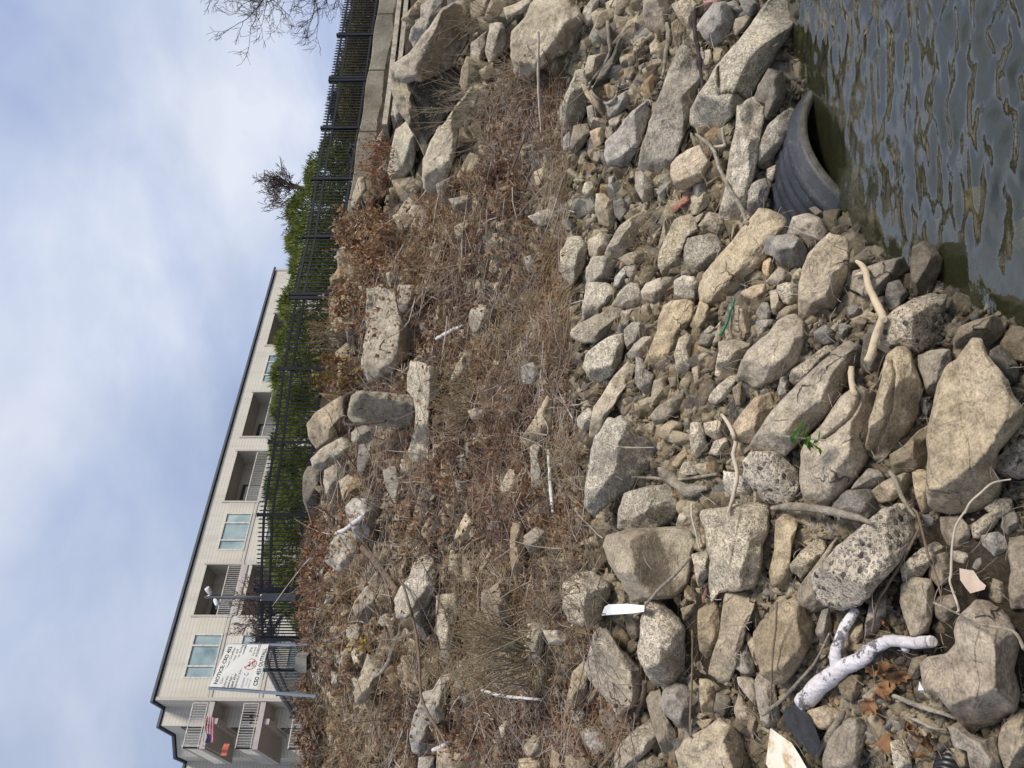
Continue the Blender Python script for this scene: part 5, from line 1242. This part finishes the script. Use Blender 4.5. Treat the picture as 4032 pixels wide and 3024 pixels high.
stick('stick', 'A', '1180,1420 1080,1400 1000,1360 910,1330', [8,11,12,9], 'grey', 'thinner stick lying below the straight broken tan stick', 'stick', .02)
stick('stick', 'A', '350,1590 390,1510 440,1430 510,1330 530,1290', [16,22,24,22,10], 'grey', 'slim pale grey stick beside the dark rubber scrap', 'stick', .02)
stick('twig', 'A', '1295,1655 1330,1585 1400,1520 1475,1460 1590,1437', [5,6,6,5,4], 'pale', 'crooked pale twig over the lower end of the largest pale boulder', 'twig', .05) if False else None
stick('twig', 'B', '1295,1655 1330,1585 1400,1520 1475,1460 1590,1437', [7,7,7,6,5], 'pale', 'crooked pale twig over the lower end of the largest pale boulder', 'twig', .05)
stick('twig', 'A', '1310,0 1240,110 1215,240 1205,420 1200,480 1255,640 1240,670', [7,7,7,8,7,8,6], 'pale', 'long jointed twig hanging down over small stones at the right', 'twig', .05)
stick('vine', 'A', '1090,600 1240,670 1380,740 1600,785 1672,900', [6,7,8,10,12], 'grey', 'grey woody vine crossing the yellowish boulder', 'vine', .05)
stick('vine', 'A', '960,0 1000,60 1060,300 1110,430 1150,590', [7,8,8,7,5], 'brown', 'thin brown vine beside the large conglomerate', 'vine', .05)
stick('twig', 'A', '1005,130 900,330 800,500 740,600 700,790', [8,9,8,8,6], 'brown', 'slender brown twig slanting across the lower side of the large conglomerate', 'twig', .06)
stick('stick', 'B', '815,1390 850,1440 890,1540 950,1640 985,1680', [13,15,14,12,8], 'grey', 'short brown stick poking up between flat stones', 'stick', .04)
stick('branch', 'A', '0,1320 120,1230 230,1110 340,980 430,800', [14,12,10,8,6], 'grey', 'long bare branch over the large pale grey tan boulder', 'branch', .05)
stick('stem', 'D', '1010,-30 1012,60 1040,170 1060,260', [7,7,7,6], 'pale', 'pale thin stem in front of small stones beside the big brown boulder', 'stem', .05)
stick('stem', 'D', '1005,315 900,430 800,520 700,640 645,695', [8,9,9,9,10], 'grey', 'straight stem leaning across the big brown boulder', 'stem', .07)
stick('stem', 'D', '1015,780 1015,960 1010,1150 1000,1320 1000,1455', [7,7,8,8,7], 'brown', 'straight dry stem beside the bluish layered rock', 'stem', .05)
stick('stem', 'D', '1555,600 1545,780 1525,950 1520,1110 1515,1260', [6,7,7,6,5], 'brown', 'dark thin stem lying across the large pale grey tan boulder', 'stem', .04)
stick('branch', 'G', '530,255 580,300 620,350 690,440 750,525', [22,24,24,20,16], 'brown', 'thick mottled branch stub near the lichen grey boulder', 'branch', .03)
stick('driftwood', 'G', '365,160 420,140 470,100 525,60', [12,15,14,15], 'white', 'bleached white log end lying against the cracked concrete plate', 'driftwood', .05)
stick('vine', 'G', '760,450 800,520 850,700 880,850 895,1010 905,1200 960,1330 1040,1460 1090,1560', [7,8,8,9,9,9,8,8,7], 'brown', 'long smooth brown vine curving down the bank through dead brush', 'vine', .1)
stick('stick', 'G', '1290,1162 1400,1195 1520,1210 1672,1222', [9,11,10,8], 'white', 'bleached white stick by the tan weed clump', 'stick', .08)
stick('stick', 'H', '1000,542 1060,510 1120,480 1170,460', [11,13,13,10], 'white', 'short bleached white stick below the large smooth slab', 'stick', .08)
stick('stick', 'G', '980,1545 1030,1525 1075,1500', [13,14,12], 'white', 'short peeled white stick near the bottom left of the bank', 'stick', .08)
stick('stick', 'E', '95,1250 105,1400 115,1540 125,1650', [9,12,12,10], 'white', 'straight peeled white stick among reddish stems', 'stick', .06)
stick('stem', 'I', '1490,200 1490,450 1495,640 1510,850', [8,9,9,6], 'pale', 'long pale upright stem in front of the huge eroded boulder', 'stem', .15)
stick('branch', 'G', '720,900 700,980 650,1050 600,1080', [14,16,14,10], 'grey', 'bent grey branch over the black gap', 'branch', .06)
stick('stem', 'E', '400,1180 480,1215 580,1235 770,1235', [5,6,6,4], 'pale', 'arched pale straw over the flat concrete sheet', 'stem', .05)
stick('rebar', 'H', '480,880 430,900 412,940 420,965 450,990', [9,9,9,9,9], 'rust', 'rusty bent bar looping from the top of the upright concrete block', 'steel bar', .03)
stick('rebar', 'H', '455,1030 420,1050 415,1075 440,1090 520,1085 680,1066', [9,10,10,10,10,9], 'rust', 'rusty hooked bar along the lower side of the upright concrete block', 'steel bar', .04)
stick('plastic_strip', 'E', '1285,285 1255,370 1240,430 1205,500 1185,520', [7,8,9,9,6], 'white', 'shiny green plastic strip wedged between stones in mid slope', 'plastic strip', .02)
S_ = [o for o in COL.objects if o.name.startswith('plastic_strip')][0]; S_.data.materials[0] = plain('green_plastic', (.01,.16,.09), .3, .5)

def flat_piece(name, t, pts, th, mat, label, cat, up=.04, bend=0.0):
    S2 = np.array([src(t, *map(float, p.split(','))) for p in pts.split()]); c = S2.mean(0); dz = [surf(x, y) for x, y in S2]; d0 = min(min(dz), surf(*c))-up
    u = np.array([ (q[0]-c[0]) for q in S2]); Aq = np.column_stack([np.ones(len(S2)), S2-c]); co = np.linalg.lstsq(Aq, np.array(dz), rcond=None)[0]; fit = Aq@co; sh = max(0, float((fit-np.array(dz)).max()))*.8+up; dep = fit-sh+bend*np.abs(u)/100; d0 = co[0]-sh
    A = at(S2[:,0], S2[:,1], dep); C = at(c[0], c[1], d0); dr = ray(*c); dr = dr/np.linalg.norm(dr); n = len(A); V = list(A)+list(A+dr*th)+[C, C+dr*th]
    Fc = [(2*n,(i+1)%n,i) for i in range(n)]+[(2*n+1,n+i,n+(i+1)%n) for i in range(n)]+[(i,(i+1)%n,n+(i+1)%n,n+i) for i in range(n)]
    return tag(MB().add(V, Fc).build(name, mat), label, cat)
def board_mat():
    m = NT('stained_board'); v = m.obvec(False); f = m.noise(v, 9, 7, .7); col = m.ramp(f, [(.38, (.72,.69,.6)), (.52, (.66,.6,.47)), (.62, (.42,.27,.12))]); m.bsdf(col, .5, .4); return m.m
flat_piece('board', 'A', '55,1405 190,1500 235,1570 310,1700 60,1700 25,1630 40,1500', .012, board_mat(), 'white board with rusty stains at the bottom edge of the photo', 'board', .06)
flat_piece('rubber_scrap', 'A', '150,1270 220,1250 290,1310 340,1400 375,1500 330,1600 240,1490 160,1410 135,1320', .012, plain('worn_black_rubber', (.03,.03,.032), .6, .4, .6, 18, .6), 'worn black rubber scrap between the white board and the white driftwood', 'scrap', .04)
pp = plain('white_paper', (.78,.79,.82), .6, .2, .03, 4)
o = flat_piece('paper_scrap', 'D', '455,630 480,615 600,612 710,622 706,662 640,672 520,680 434,686', .004, pp, 'white plastic scrap with a dashed black edge beside the big brown boulder', 'litter', .10)
mk = MB(); ink = plain('print_black', (.02,.02,.02), .6)
for i in range(7):
    x = 440+i*38; q = [src('D', x, 676-i*1.5), src('D', x+20, 676-i*1.6)]
    d = min(surf(*q[0]), surf(*q[1]))-.16; a, b = at(*q[0], d), at(*q[1], d); mk.bar(a, b, .004, .008)
mo = mk.build('dashes', ink); wl = mo.location.copy(); mo.parent = o; mo.location = wl-o.location
flat_piece('paper_scrap', 'A', '1005,1105 1020,1140 1035,1162 995,1165', .003, pp, 'tiny white paper fragment left of the yellowish boulder', 'litter', .05)
flat_piece('dead_leaf', 'A', '1260,385 1350,400 1390,460 1430,495 1420,520 1330,545 1300,510 1265,460', .003, plain('pale_leaf', (.50,.39,.31), .8, .2, .1, 20, .3), 'pale pinkish dead leaf beside the grey pebbles', 'leaf', .06, .02)
# black corrugated hose end in the bottom corner
def hose():
    x, y = src('A', 1195, 1690); d = surf(x, y)-.02; c = at(x, y, d); ax = np.array([-.3,-.55,.45]); ax /= np.linalg.norm(ax); root = empty('corrugated_hose', c, 'black corrugated hose end at the bottom edge of the photo', 'hose'); m = MB(); R = 95/TS/F*d
    P = []; Rr = []
    for i in range(34): P.append(c-ax*R*(i*.12-.5)); Rr.append(R*(.9+.1*math.sin(i*1.57)))
    m.tube(P, Rr, 28, False); m.build('hose_wall', plain('black_plastic', (.016,.017,.018), .38, .5), root, smooth=True)
    MB().tube([P[0], P[0]-ax*R*.05], [R*.8, R*.8], 24).build('hose_bore', plain('hose_inside', (.008,.008,.008), .9), root)
hose()
# green sprig
def sprig():
    x, y = src('B', 330, 1190); d = surf(x, y)-.12; p = at(x, y, d); rng = np.random.default_rng(4); root = empty('green_sprig', p, 'sprig of fresh green leaves between the pitted boulder and the long stone bar', 'plant'); n = 26
    D = np.array([.1,-.3,-.35])+rng.normal(size=(n,3))*.22; B0 = p+rng.normal(size=(n,3))*.014+np.linspace(0,.10,n)[:, None]*np.array([.1,-.1,.9])
    V, Fc = leaf_batch(B0, D+np.array([.7,0,0])*rng.choice([-1,1],(n,1)), rng.uniform(.035,.055,n), rng.uniform(.012,.018,n), rng, .1)
    mesh_obj('leaves', V, Fc, leafmat('fresh_leaf', [(.05,.13,.02),(.10,.22,.035)], 30), root, p, False).location = (0,0,0)
    MB().tube([p-np.array([0,0,.05]), p+np.array([.02,-.02,.14])], .004, 5).build('stem', WOODS['pale'], root)
sprig()
# ---------------------------------------------------------------- dead brush over the upper bank
SL = np.array([-.12,.92,.37]); SL /= np.linalg.norm(SL); NR_ = np.array([-.1,-.36,.92]); NR_ /= np.linalg.norm(NR_)
VEG = [(1195,3060),(1185,2200),(1255,2000),(1320,1700),(1400,1300),(1420,900),(1680,760),(1900,640),(1880,380),(2080,180),(2230,330),(2230,900),(2250,1500),(2280,1900),(2330,2150),(2340,2450),(2500,2650),(2520,3060)]
VEG = np.array(VEG, float)
def sample_px(n, dens=None, box=(1180,2560,-20,3050), poly=VEG, rockp=.03):
    out = []
    while len(out) < n:
        x = RNG.uniform(box[0], box[1], 4000); y = RNG.uniform(box[2], box[3], 4000); ok = inside(x, y, poly) if poly is not None else np.ones(4000, bool)
        for a, b in zip(x[ok], y[ok]):
            if dens is not None and RNG.random() > dens(a, b): continue
            if RNG.random() > rockp and on_rock(a, b): continue
            out.append((a, b))
            if len(out) >= n: break
    return np.array(out)
def lay(n, up, **k):
    q = sample_px(n, **k); d = np.array([surf(x, y) for x, y in q]); d2 = d-RNG.uniform(0, up, n); return at(q[:,0], q[:,1], d2), d2, q
def brush(name, label, mat, n, lpx, rpx, up=.12, curl=.5, lift=.25, vert=0.0, seg=5, droop=.1, **k):
    P, d, q = lay(n, up, **k); a = RNG.normal(size=(n,3)); Dr = a[:,:1]*np.array([1.,0,0])*1.0+a[:,1:2]*SL*.9+np.abs(a[:,2:3])*NR_*lift+np.array([0,0,vert])
    L = RNG.uniform(*lpx, n)/F*d; R = RNG.uniform(*rpx, n)/F*d
    V, Fc, A = twig_batch(P-Dr/np.linalg.norm(Dr,axis=1)[:,None]*L[:,None]*(.5 if vert == 0 else 0), Dr, L, R, RNG, seg, curl, droop)
    o = mesh_obj(name, V, Fc, mat); tag(o, label, 'brush', None, 'stuff'); return A
TWG = leafmat('twig_grey', [(.2,.165,.14),(.32,.27,.23),(.46,.4,.35),(.26,.215,.19)], 3.0, 0); TWB = leafmat('twig_brown', [(.12,.085,.065),(.2,.15,.11),(.28,.215,.155),(.14,.1,.085)], 3.0, 0)
TWS = leafmat('straw', [(.36,.27,.15),(.46,.36,.21),(.30,.21,.105)], 3.0, .1); TWM = leafmat('twig_mauve', [(.19,.145,.12),(.29,.235,.2),(.38,.315,.27),(.15,.115,.095)], 3.0, 0); TWR = leafmat('twig_red', [(.20,.09,.05),(.29,.14,.075),(.14,.07,.045)], 3.0, 0)
LFB = leafmat('dead_leaf_brown', [(.19,.10,.055),(.28,.16,.09),(.36,.24,.15),(.15,.08,.05)], 25); LFO = leafmat('dead_leaf_orange', [(.30,.125,.05),(.38,.18,.08),(.22,.10,.05),(.45,.29,.16)], 25); LFT = leafmat('dead_leaf_tan', [(.42,.31,.2),(.5,.4,.28),(.36,.25,.15)], 25)
def patch(seed, lo, sc=1/260.): return lambda x, y: float(np.clip((vnoise(np.array([x*sc*1.3, y*sc, seed*3.7]), seed)+lo)*2.2, .06, 1))
brush('dead_twigs', 'tangle of grey dead twigs covering the upper bank', TWG, 3900, (40,190), (.8,2.4), .12, dens=patch(1,.25))
brush('dead_twigs', 'mat of dark brown dead twigs lying between the upper stones', TWB, 3700, (30,140), (.7,2.2), .10, dens=patch(2,.3))
brush('dead_twigs', 'dull brown fine twigs in patches over the upper bank', TWM, 2000, (40,150), (.7,1.7), .12, .6, dens=patch(3,.0))
brush('dry_grass', 'dry straw coloured grass strewn over the upper bank', TWS, 5600, (60,220), (.7,1.6), .14, .45, .5, dens=patch(4,.05))
brush('dead_stems', 'reddish dead stems scattered through the brush', TWR, 3400, (50,230), (.6,1.7), .14, .4, .5, dens=patch(5,.0))
brush('fallen_branches', 'longer pale fallen branches lying across the brush', TWG, 420, (160,480), (1.6,4.6), .12, .45, .3, rockp=.3)
brush('fallen_branches', 'darker fallen branches lying across the brush', TWB, 300, (160,430), (1.6,4.4), .12, .45, .3, rockp=.25)
# stems standing up from the brush
st = brush('standing_stems', 'thin dead stems standing upright in the brush', TWB, 900, (60,200), (.7,1.6), .05, .25, .6, 1.6, 5, 0)
sparse = lambda x, y: 1 if (y < 1300 and x < 3100) else .5
brush('loose_twigs', 'loose twigs and straw lying on the lower stones', TWG, 700, (30,150), (.8,2.2), .05, box=(2250,4032,0,3024), poly=np.array([(2250,-10),(3080,-10),(3280,850),(3600,1150),(4040,1450),(4040,3040),(2250,3040)], float), rockp=.5)
brush('rootlets', 'fine dry rootlets draped over the mid slope stones', TWS, 900, (40,160), (.5,1.1), .05, .9, box=(2250,3300,0,3024), poly=None, rockp=.6, dens=lambda x, y: 1 if x < 2900 and not (y < 1300 and x > shore_x(y)) else .1)
def litter(name, label, mat, n, lpx, up=.08, flat=.35, **k):
    P, d, q = lay(n, up, **k); Dr = RNG.normal(size=(n,3)); Dr[:,1] *= .6; Dr = Dr+NR_*flat; L = RNG.uniform(*lpx, n)/F*d
    V, Fc = leaf_batch(P, Dr, L, L*RNG.uniform(.35,.75,n), RNG, .35); o = mesh_obj(name, V, Fc, mat, None, None, False); tag(o, label, 'leaf litter', None, 'stuff')
litter('leaf_litter', 'brown dead leaves caught all over the upper bank', LFB, 8000, (10,30), dens=patch(6,.2))
litter('tan_leaf_litter', 'curled tan leaves scattered over the upper bank', LFT, 2000, (12,32), dens=patch(7,.1))
ORD = lambda x, y: 1.0 if (x < 1420 and y > 1950) else (.8 if (x < 1700 and 600 < y < 1350) else (.5 if vnoise(np.array([x/170, y/170, 2.2]), 12) > .25 else .05))
litter('orange_leaf_litter', 'rusty orange leaves along the crest and below the fence', LFO, 3400, (10,25), .15, dens=ORD, rockp=.3)
# low orange leaved brush along the crest: stems with leaves
def leafy(name, label, cat, px, n, hpx, mats, leafn, lpx, stemmat, spread=.5, up=.02, seed=1, lean=(0,-.1,0)):
    rng = np.random.default_rng(seed); cx, cy, rx, ry = px; a = rng.uniform(0, 2*math.pi, n); rr = np.sqrt(rng.random(n)); X_, Y_ = cx+rx*rr*np.cos(a), cy+ry*rr*np.sin(a)
    d = np.array([surf(x, y) for x, y in zip(X_, Y_)])-up; d = np.minimum(d, np.percentile(d, 60)); P = at(X_, Y_, d); root = empty(name, P.mean(0), label, cat); L = rng.uniform(*hpx, n)/F*d; Dr = rng.normal(size=(n,3))*spread+np.array([0,0,1.])+np.array(lean)
    V, Fc, A = twig_batch(P, Dr, L, np.full(n, 1.3)/F*d, rng, 6, .35, .05)
    mesh_obj('stems', V, Fc, stemmat, root, P.mean(0)).location = (0,0,0)
    for j, m in enumerate(mats):
        ii = rng.integers(0, n, leafn); kk = rng.integers(1, 7, leafn); Q = A[ii, kk]+rng.normal(size=(leafn,3))*.012; l = rng.uniform(*lpx, leafn)/F*d[ii]
        V, Fc = leaf_batch(Q, rng.normal(size=(leafn,3))+np.array([0,-.2,-.2]), l, l*rng.uniform(.4,.8,leafn), rng, .3); mesh_obj('leaves', V, Fc, m, root, P.mean(0), False).location = (0,0,0)
    return root
leafy('orange_bush', 'large bush of rusty orange leaves below the fence', 'bush', (1490,940,75,130), 230, (60,160), [LFO, LFT], 1100, (11,26), TWR, .45, .1, 2)
leafy('orange_bush', 'orange leaved bush under the end of the concrete wall, above the cracked sloping slab', 'bush', (1520,640,45,110), 130, (50,130), [LFO], 320, (8,16), TWR, .45, .1, 3)
leafy('orange_bush', 'small orange leaved bush beside the large smooth slab', 'bush', (1395,1200,60,90), 80, (40,90), [LFO, LFT], 200, (12,26), TWR, .45, .1, 4)
leafy('yellow_green_bush', 'bush of red and yellow green leaves above the upright concrete block', 'bush', (1370,1470,70,80), 60, (70,170), [leafmat('yellow_green_leaf', [(.22,.24,.04),(.3,.26,.06),(.16,.13,.04)], 25), leafmat('maroon_leaf', [(.14,.05,.04),(.2,.08,.05)], 25)], 160, (12,26), TWR, .5, .1, 5)
leafy('crest_brush', 'rusty leaved brush on the crest under the floodlight pole', 'brush', (1225,2330,30,210), 200, (25,60), [LFO, LFB], 300, (10,24), TWG, .5, .05, 6)
leafy('crest_brush', 'rusty leaved brush on the crest left of the notice sign', 'brush', (1225,2850,35,190), 190, (25,60), [LFO, LFB], 260, (10,24), TWG, .5, .05, 7)
leafy('crest_brush', 'rusty leaved brush on the crest between the dark block and the pole', 'brush', (1270,2130,35,100), 120, (25,60), [LFO, LFB], 220, (10,24), TWG, .5, .05, 8)
leafy('yellow_leaves', 'little maple seedling with bright yellow leaves in the brush', 'plant', (1455,2540,14,22), 16, (40,90), [leafmat('yellow_leaf', [(.55,.38,.05),(.62,.45,.1)], 25)], 45, (12,24), TWB, .5, .1, 9)
leafy('red_leaves', 'seedling with scarlet leaves near the bottom left of the photo', 'plant', (1840,2940,30,60), 14, (40,110), [leafmat('scarlet_leaf', [(.34,.07,.05),(.24,.06,.045)], 25)], 18, (10,20), TWR, .5, .1, 10)
SEED = leafmat('seed_head', [(.28,.17,.075),(.38,.25,.11),(.23,.14,.07)], 25, .1); STM = leafmat('weed_stem', [(.27,.22,.15),(.34,.285,.2),(.22,.165,.1)], 3, 0)
def clump(label, base, n, hpx, fan, seed, seeds=900, lean=(0,0,0), rpx=2.0):
    rng = np.random.default_rng(seed); x, y = base; d = surf(x, y)-.18; c = at(x, y, d); root = empty('dried_weed_clump', c, label, 'weed'); L = rng.uniform(*hpx, n)/F*d
    P = c+rng.normal(size=(n,3))*np.array([.16,.06,.03]); Dr = rng.normal(size=(n,3))*np.array([fan,fan*.5,.12])+np.array([0,-.25,1.])+np.array(lean)
    V, Fc, A = twig_batch(P, Dr, L, rng.uniform(.6,1,n)*rpx/F*d, rng, 7, .28, .12); mesh_obj('stems', V, Fc, STM, root, c).location = (0,0,0)
    ii = rng.integers(0, n, n*2); kk = rng.integers(3, 7, n*2); P2 = A[ii, kk]; V, Fc, A2 = twig_batch(P2, rng.normal(size=(n*2,3))*.6+np.array([0,0,.8]), L[ii]*rng.uniform(.15,.35,n*2), np.full(n*2, .8)/F*d, rng, 4, .4, .1); mesh_obj('side_shoots', V, Fc, STM, root, c).location = (0,0,0)
    al = np.concatenate([A[:,4:].reshape(-1,3), A2[:,1:].reshape(-1,3)]); Q = al[rng.integers(0, len(al), seeds)]+rng.normal(size=(seeds,3))*.02; l = rng.uniform(4,10,seeds)/F*d
    V, Fc = leaf_batch(Q, rng.normal(size=(seeds,3)), l, l*.6, rng, .3); mesh_obj('seed_heads', V, Fc, SEED, root, c, False).location = (0,0,0)
clump('big fan of tan weed stems with rusty seed heads at lower left', (2070,2560), 64, (170,390), .42, 1, 800, rpx=4.6)
clump('tan weed tuft rooted under the pale cross beam', (1840,1600), 70, (70,190), .5, 2, 700)
clump('tan weed stems in front of the hedge above the large smooth slab', (1340,1310), 40, (70,150), .3, 3, 500)
clump('thin reddish weed stems growing before the huge eroded boulder', (2090,330), 45, (150,420), .5, 4, 130, rpx=1.5)
clump('thin weed stems with dead leaf whorls before the dark cavity', (1900,400), 26, (150,330), .35, 5, 120, rpx=1.6)
clump('golden weed stems spreading over the tan rock in mid slope', (2290,2330), 60, (120,330), .6, 6, 260, rpx=1.5)
clump('dry orange weeds beside the ridged slab', (2570,950), 40, (60,150), .6, 7, 200, rpx=1.4)
clump('brown weed stalks before the concrete hulk at the top edge', (1960,60), 24, (120,300), .5, 8, 200, rpx=1.5)
# curled brown leaves near the white driftwood
def curled():
    rng = np.random.default_rng(6); spots = [(800,740),(720,1040),(780,1030),(890,1060),(780,1140),(760,1190),(690,1260),(740,1320),(930,1400),(960,1440),(1060,1490),(790,1500),(1000,1590),(850,1080),(820,1150)]
    for i, (a, b) in enumerate(spots):
        x, y = src('A', a, b); d = surf(x, y)-.035; p = at(x, y, d); s = rng.uniform(30, 48)/F*d; n1, n2 = 9, 7; th = rng.uniform(0, 6.28); V = []
        for u in np.linspace(-1,1,n1):
            for v in np.linspace(-1,1,n2):
                w = (1-abs(u)**1.6)*.75*(1+.3*math.sin(u*9)); X_ = u; Y_ = v*w; Z_ = .55*(Y_**2)+.35*u*u*math.sin(th)+.12*math.sin(5*u+3*v)
                V.append((X_, Y_, Z_))
        V = (np.array(V)*s)@rotm(rng).T+p
        Fc = [(i1*n2+j, i1*n2+j+1, (i1+1)*n2+j+1, (i1+1)*n2+j) for i1 in range(n1-1) for j in range(n2-1)]
        o = mesh_obj('dead_leaf', V, Fc, LFK, None, p); tag(o, 'curled brown dead leaf lying below or beside the white driftwood', 'leaf', 'curled brown leaves by the white driftwood')
LFK = plain('curled_leaf', (.23,.12,.055), .75, .3, .35, 25, .4)
curled()

# ---------------------------------------------------------------- sky, sun, camera
w = bpy.data.worlds.new('World'); S.world = w; w.use_nodes = True; t = w.node_tree; t.nodes.clear()
def N(ty, **k):
    o = t.nodes.new(ty)
    for a, b in k.items(): setattr(o, a, b)
    return o
EL, AZ = math.radians(48), math.radians(118)     # sun to the right and a little behind the viewer, veiled by cloud
sky = N('ShaderNodeTexSky', sky_type='NISHITA', sun_disc=False, sun_elevation=EL, sun_rotation=AZ)
bg1 = N('ShaderNodeBackground'); bg1.inputs[1].default_value = .06; t.links.new(sky.outputs[0], bg1.inputs[0])
tc = N('ShaderNodeTexCoord'); sx = N('ShaderNodeSeparateXYZ'); t.links.new(tc.outputs['Generated'], sx.inputs[0])
def M(op, a, b=0.0):
    m = N('ShaderNodeMath', operation=op)
    for i, v in enumerate((a, b)):
        if hasattr(v, 'is_linked'): t.links.new(v, m.inputs[i])
        else: m.inputs[i].default_value = v
    return m.outputs[0]
zz = M('ADD', M('MAXIMUM', sx.outputs[2], 0.0), .35); cx = N('ShaderNodeCombineXYZ'); t.links.new(M('DIVIDE', sx.outputs[0], zz), cx.inputs[0]); t.links.new(M('DIVIDE', sx.outputs[1], zz), cx.inputs[1]); t.links.new(M('MULTIPLY', sx.outputs[2], 1.1), cx.inputs[2])
def noise(sc, det, ro, off):
    ad = N('ShaderNodeVectorMath', operation='ADD'); ad.inputs[1].default_value = off; t.links.new(cx.outputs[0], ad.inputs[0])
    n = N('ShaderNodeTexNoise'); n.inputs['Scale'].default_value = sc; n.inputs['Detail'].default_value = det; n.inputs['Roughness'].default_value = ro; n.inputs['Distortion'].default_value = .3; t.links.new(ad.outputs[0], n.inputs['Vector']); return n.outputs['Fac']
def ramp(f, st):
    r = N('ShaderNodeValToRGB'); e = r.color_ramp.elements
    while len(e) < len(st): e.new(.5)
    for el, (p, c) in zip(e, st): el.position = p; el.color = (*c, 1)
    t.links.new(f, r.inputs[0]); return r.outputs[0]
tone = ramp(noise(2.3, 7, .52, (3.1,1.7,.4)), [(.32, (.205,.248,.375)), (.5, (.275,.315,.41)), (.70, (.385,.41,.465))])
cov = ramp(noise(1.25, 5, .5, (7.3,2.2,5.0)), [(.38, (.6,.6,.6)), (.62, (.98,.98,.98))])
bg2 = N('ShaderNodeBackground'); bg2.inputs[1].default_value = 1.0; t.links.new(tone, bg2.inputs[0])
mx = N('ShaderNodeMixShader'); sep = N('ShaderNodeSeparateColor'); t.links.new(cov, sep.inputs[0]); t.links.new(sep.outputs[0], mx.inputs[0]); t.links.new(bg1.outputs[0], mx.inputs[1]); t.links.new(bg2.outputs[0], mx.inputs[2])
out = N('ShaderNodeOutputWorld'); t.links.new(mx.outputs[0], out.inputs[0])
ld = bpy.data.lights.new('sun', 'SUN'); ld.energy = 1.85; ld.angle = math.radians(14); ld.color = (1,.93,.83)
so = bpy.data.objects.new('sun', ld); COL.objects.link(so)
sd = Vector((math.sin(AZ)*math.cos(EL), math.cos(AZ)*math.cos(EL), math.sin(EL))); so.rotation_euler = (-sd).to_track_quat('-Z', 'Y').to_euler(); so.location = sd*60
cd = bpy.data.cameras.new('camera'); cam = bpy.data.objects.new('camera', cd); COL.objects.link(cam); S.camera = cam
cd.sensor_width = 36; cd.sensor_fit = 'HORIZONTAL'; cd.lens = 36*F/4032; cd.clip_start = .05; cd.clip_end = 2000
from mathutils import Matrix
Mx = Matrix.Identity(4)
for i, v in enumerate((-UPV, RGT, -FWD)):
    for j in range(3): Mx[j][i] = v[j]
    
for j in range(3): Mx[j][3] = CAM[j]
cam.matrix_world = Mx
S.view_settings.view_transform = 'Standard'; S.view_settings.look = 'None'; S.view_settings.exposure = EXPOSURE; S.view_settings.gamma = 1
